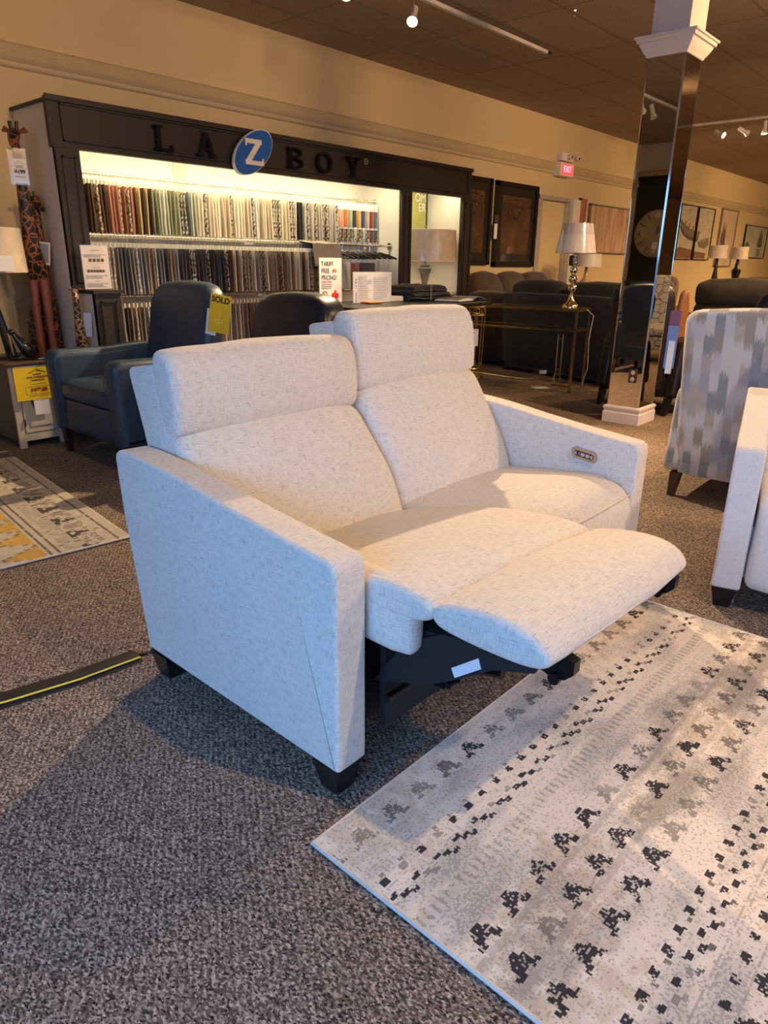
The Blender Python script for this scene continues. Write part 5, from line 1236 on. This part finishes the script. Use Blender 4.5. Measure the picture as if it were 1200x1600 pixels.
t = framed('canvas_picture', 'boat canvas nearer the tall narrow canvas, with a second small rowing boat', 17.06, 18.10, 1.44, 2.545, BA, .015, 0); boat(t, -1.10, HULL, INNER, SHADE, -.50, .50); boat(t, 0, HULL2, INNER2, None, -.50, .50); obj('dock_painting', MB().prism([(-.50, -.37), (.30, -.40), (.30, -.52), (-.50, -.52)], -.0245, -.023, 'y'), mat('paint_dock', (.22, .12, .06), .7), t)
t = framed('canvas_picture', 'tall narrow canvas with a dark reflected skyline, beyond the boat pair', 18.62, 19.80, 1.30, 2.60, art_mat('art_pale', (.60, .50, .38), (.56, .45, .34), (.46, .34, .25), 2, 2), .02, 0, M_=mat('frame_grey_brown', (.20, .16, .13), .5))
obj('skyline_painting', MB().prism([(-.45, -.2), (-.40, .15), (-.34, .10), (-.28, .40), (-.22, .15), (-.14, .30), (-.10, .0), (-.05, -.2), (-.2, -.45), (-.38, -.4)], -.026, -.023, 'y'), mat('paint_skyline', (.13, .09, .08), .7), t)
t = framed('canvas_picture', 'sailboat canvas with a grey brown sail, last before the frame edge', 20.65, 22.64, 1.53, 2.33, art_mat('art_sail', (.55, .54, .42), (.46, .47, .38), (.36, .38, .32), 1.5, 2), .015, 0)
obj('sail_painting', MB().prism([(.20, -.05), (.42, .36), (.48, .05), (.56, .30), (.66, -.05), (.60, -.12), (.26, -.12)], -.026, -.023, 'y').prism([(-.9, -.12), (-.7, .02), (-.45, -.12)], -.026, -.023, 'y'), mat('paint_sail', (.13, .12, .10), .7), t)
obj('reflection_painting', MB().prism([(.20, -.16), (.62, -.16), (.55, -.36), (.28, -.36)], -.0255, -.023, 'y'), mat('paint_reflection', (.25, .25, .21), .7), t)
# exit sign and emergency light
t = thing('exit_sign', 'white exit sign box lit red on the back wall over the door', 'sign', (10.80, 5.995, 2.60))
obj('housing', MB().rbox(-.22, .22, -.12, 0, -.005, .19, .01), WHITE, t); obj('lit_face', MB().box(-.17, .17, -.124, -.118, .02, .165), EXITR, t)
text('lettering', 'EXIT', .125, (0, -.126, .093), mat('exit_letter_lit', (1, .4, .4), .5, emit=(1.0, .22, .30), es=2.6), t, bold=.002, sx=1.0)
t = thing('emergency_light', 'white emergency lighting unit with two lamp heads above the exit sign', 'light fixture', (10.87, 5.995, 2.815))
obj('housing', MB().rbox(-.20, .16, -.09, 0, 0, .12, .01), WHITE, t)
for x in (-.02, .22): 
    h_ = obj('lamp_head', MB().lathe([(.02, .05), (.035, .03), (.042, -.02), (.036, -.03), (.005, -.022)], 16, mtx=Matrix.Translation((x, -.13, .06)) @ Matrix.Rotation(R(-80), 4, 'X')), WHITE, t)
    obj('lens', MB().lathe([(.001, -.026), (.025, -.030), (.001, -.034)], 14, mtx=Matrix.Translation((x, -.13, .06)) @ Matrix.Rotation(R(-80), 4, 'X')), CHROME, h_)
# wall clock, hangs on the black panel; seen in the column's mirror
t = thing('wall_clock', 'big round wooden wall clock on black panel, seen in the column mirror', 'clock', (-1.968, 5.50, 1.86), R(90))
CW = mat('clock_wood', (.36, .29, .19), .6, scale=6, var=.25)
def disk(r_, y0, y1, n=48): return MB().prism([(r_ * math.cos(2 * PI * k / n), r_ * math.sin(2 * PI * k / n)) for k in range(n)], y0, y1, 'y')
obj('face', disk(.41, -.03, 0), CW, t)
m = MB()
for k in range(60):
    a = 2 * PI * k / 60; r0, r1, w_ = (.27, .37, .010) if k % 5 == 0 else (.375, .400, .003)
    if k % 15 == 0: r0 = .37
    seg(m, (r0 * math.sin(a), r0 * math.cos(a)), (r1 * math.sin(a), r1 * math.cos(a)), w_ * 1.6, -.034, -.030)
obj('hour_marks', m, INK, t)
for s_, (x, z) in (('12', (0, .31)), ('3', (.31, 0)), ('6', (0, -.31)), ('9', (-.31, 0))): text('numeral', s_, .10, (x, -.033, z), INK if s_ in ('9', '3') else PAPER, t, bold=.002)
obj('minute_hand', MB().prism([(-.006, -.03), (.006, -.03), (-.12, .20), (-.128, .196)], -.042, -.038, 'y'), INK, t)
obj('hour_hand', MB().prism([(-.008, -.03), (.008, -.03), (-.03, .14), (-.044, .138)], -.038, -.034, 'y'), INK, t)
obj('paper_label', MB().box(-.05, .05, -.034, -.031, -.27, -.14), PAPER, t)

# ================================================================== TRACK LIGHTING
TRK = mat('track_white', (.62, .58, .52), .4)
def spot_head(loc, aim, label, on=True, energy=60, group=None, size=55, blend=.5, col=WARM2, drop=.14):
    """loc: where the stem meets the track"""
    t = thing('track_spotlight', label, 'spotlight', loc, 0, group)
    obj('stem', MB().tube([(0, 0, 0), (0, 0, -drop)], .007), mat('stem_grey', (.25, .22, .20), .4, metal=.5), t)
    d = (Vector(aim) - (Vector(loc) + Vector((0, 0, -drop)))).normalized(); q = d.to_track_quat('-Z', 'Y').to_matrix().to_4x4()
    mt = Matrix.Translation((0, 0, -drop)) @ q
    cn = obj('canister', MB().lathe([(.001, .11), (.027, .11), (.027, -.01), (.040, -.04), (.047, -.060), (.043, -.060), (.030, -.03)], 20, caps=False, mtx=mt), mat('canister_white', (.66, .62, .55), .4), t)
    obj('bulb', MB().lathe([(.001, -.030), (.040, -.045), (.036, -.052), (.001, -.062)], 18, mtx=mt), BULB if on else mat('bulb_off', (.5, .45, .35), .3), cn)
    if on and energy:
        p = Vector(loc) + Vector((0, 0, -drop)) + d * .08
        light('SPOT', 'spotlight_beam', p, energy, col, p + d, spot_size=R(size), spot_blend=blend, shadow_soft_size=.035)
    return t
trk = obj('track', MB().box(0, 7.15, -.018, .018, 0, .03), TRK); trk.name = 'lighting_track'; trk.location = (0, 4.24, 3.30); tag(trk, 'white lighting track on the ceiling before the fabric case', 'lighting track')
obj('end_feed', MB().box(7.15, 7.24, -.008, .008, .01, .03), BLACKM, trk)
trk = obj('lighting_track', MB().box(-.018, .018, 0, 6.2, 0, .03), TRK); trk.location = (12.0, -.9, 3.30); tag(trk, 'far white lighting track crossing the ceiling beyond the column', 'lighting track')
trk = obj('lighting_track', MB().box(0, 5.5, -.018, .018, 0, .03), TRK); trk.location = (-.5, -.70, 3.30); tag(trk, 'white lighting track on the ceiling above the loveseat, overhead of the camera', 'lighting track')
spot_head((5.05, 4.24, 3.30), (2.5, 2.75, 0), 'lit white spotlight on the near ceiling track', energy=800, size=100, blend=.4, col=KEYC)
spot_head((4.28, 4.24, 3.30), (3.2, 2.6, 1.0), 'lit spotlight on the near track, glaring at the frame top', energy=40, size=80)
spot_head((2.15, 4.24, 3.30), (-1.9, 5.45, 1.8), 'lit spotlight on the near track, seen in the mirror', energy=110, size=30)
spot_head((1.80, 4.24, 3.30), (1.9, 3.2, .5), 'unlit spotlight on the near track, seen in the mirror', on=False)
G3 = 'spotlights on the far track'
spot_head((12.0, 4.05, 3.30), (11.7, 2.9, 2.6), 'lit spotlight on the far track, first beyond the column', energy=40, size=90, blend=.9)
spot_head((12.0, 3.72, 3.30), (12.9, 3.1, 2.75), 'unlit spotlight in the middle of the far track heads', on=False)
spot_head((12.0, 3.45, 3.30), (11.8, 3.2, 1.0), 'lit spotlight on the far track, nearest the frame edge', energy=40, size=90, blend=.9)
spot_head((12.0, 3.20, 3.30), (15.8, 5.9, 1.9), 'lit spotlight on the far track, aimed at the boat canvases', energy=150, size=60, blend=.9)
sp = obj('sprinkler', MB().lathe([(.02, 0), (.018, -.01), (.006, -.014), (.006, -.035), (.016, -.038), (.001, -.04)], 12), CHROME); sp.location = (6.4, 3.55, HC); tag(sp, 'small ceiling sprinkler head beyond the near lighting track', 'sprinkler')
# key lamps over the loveseat
spot_head((1.58, -.70, 3.30), (1.75, 1.0, .4), 'spotlight overhead of the camera, aimed down at the loveseat', energy=165, size=110, blend=.6, col=KEYC, drop=.10)
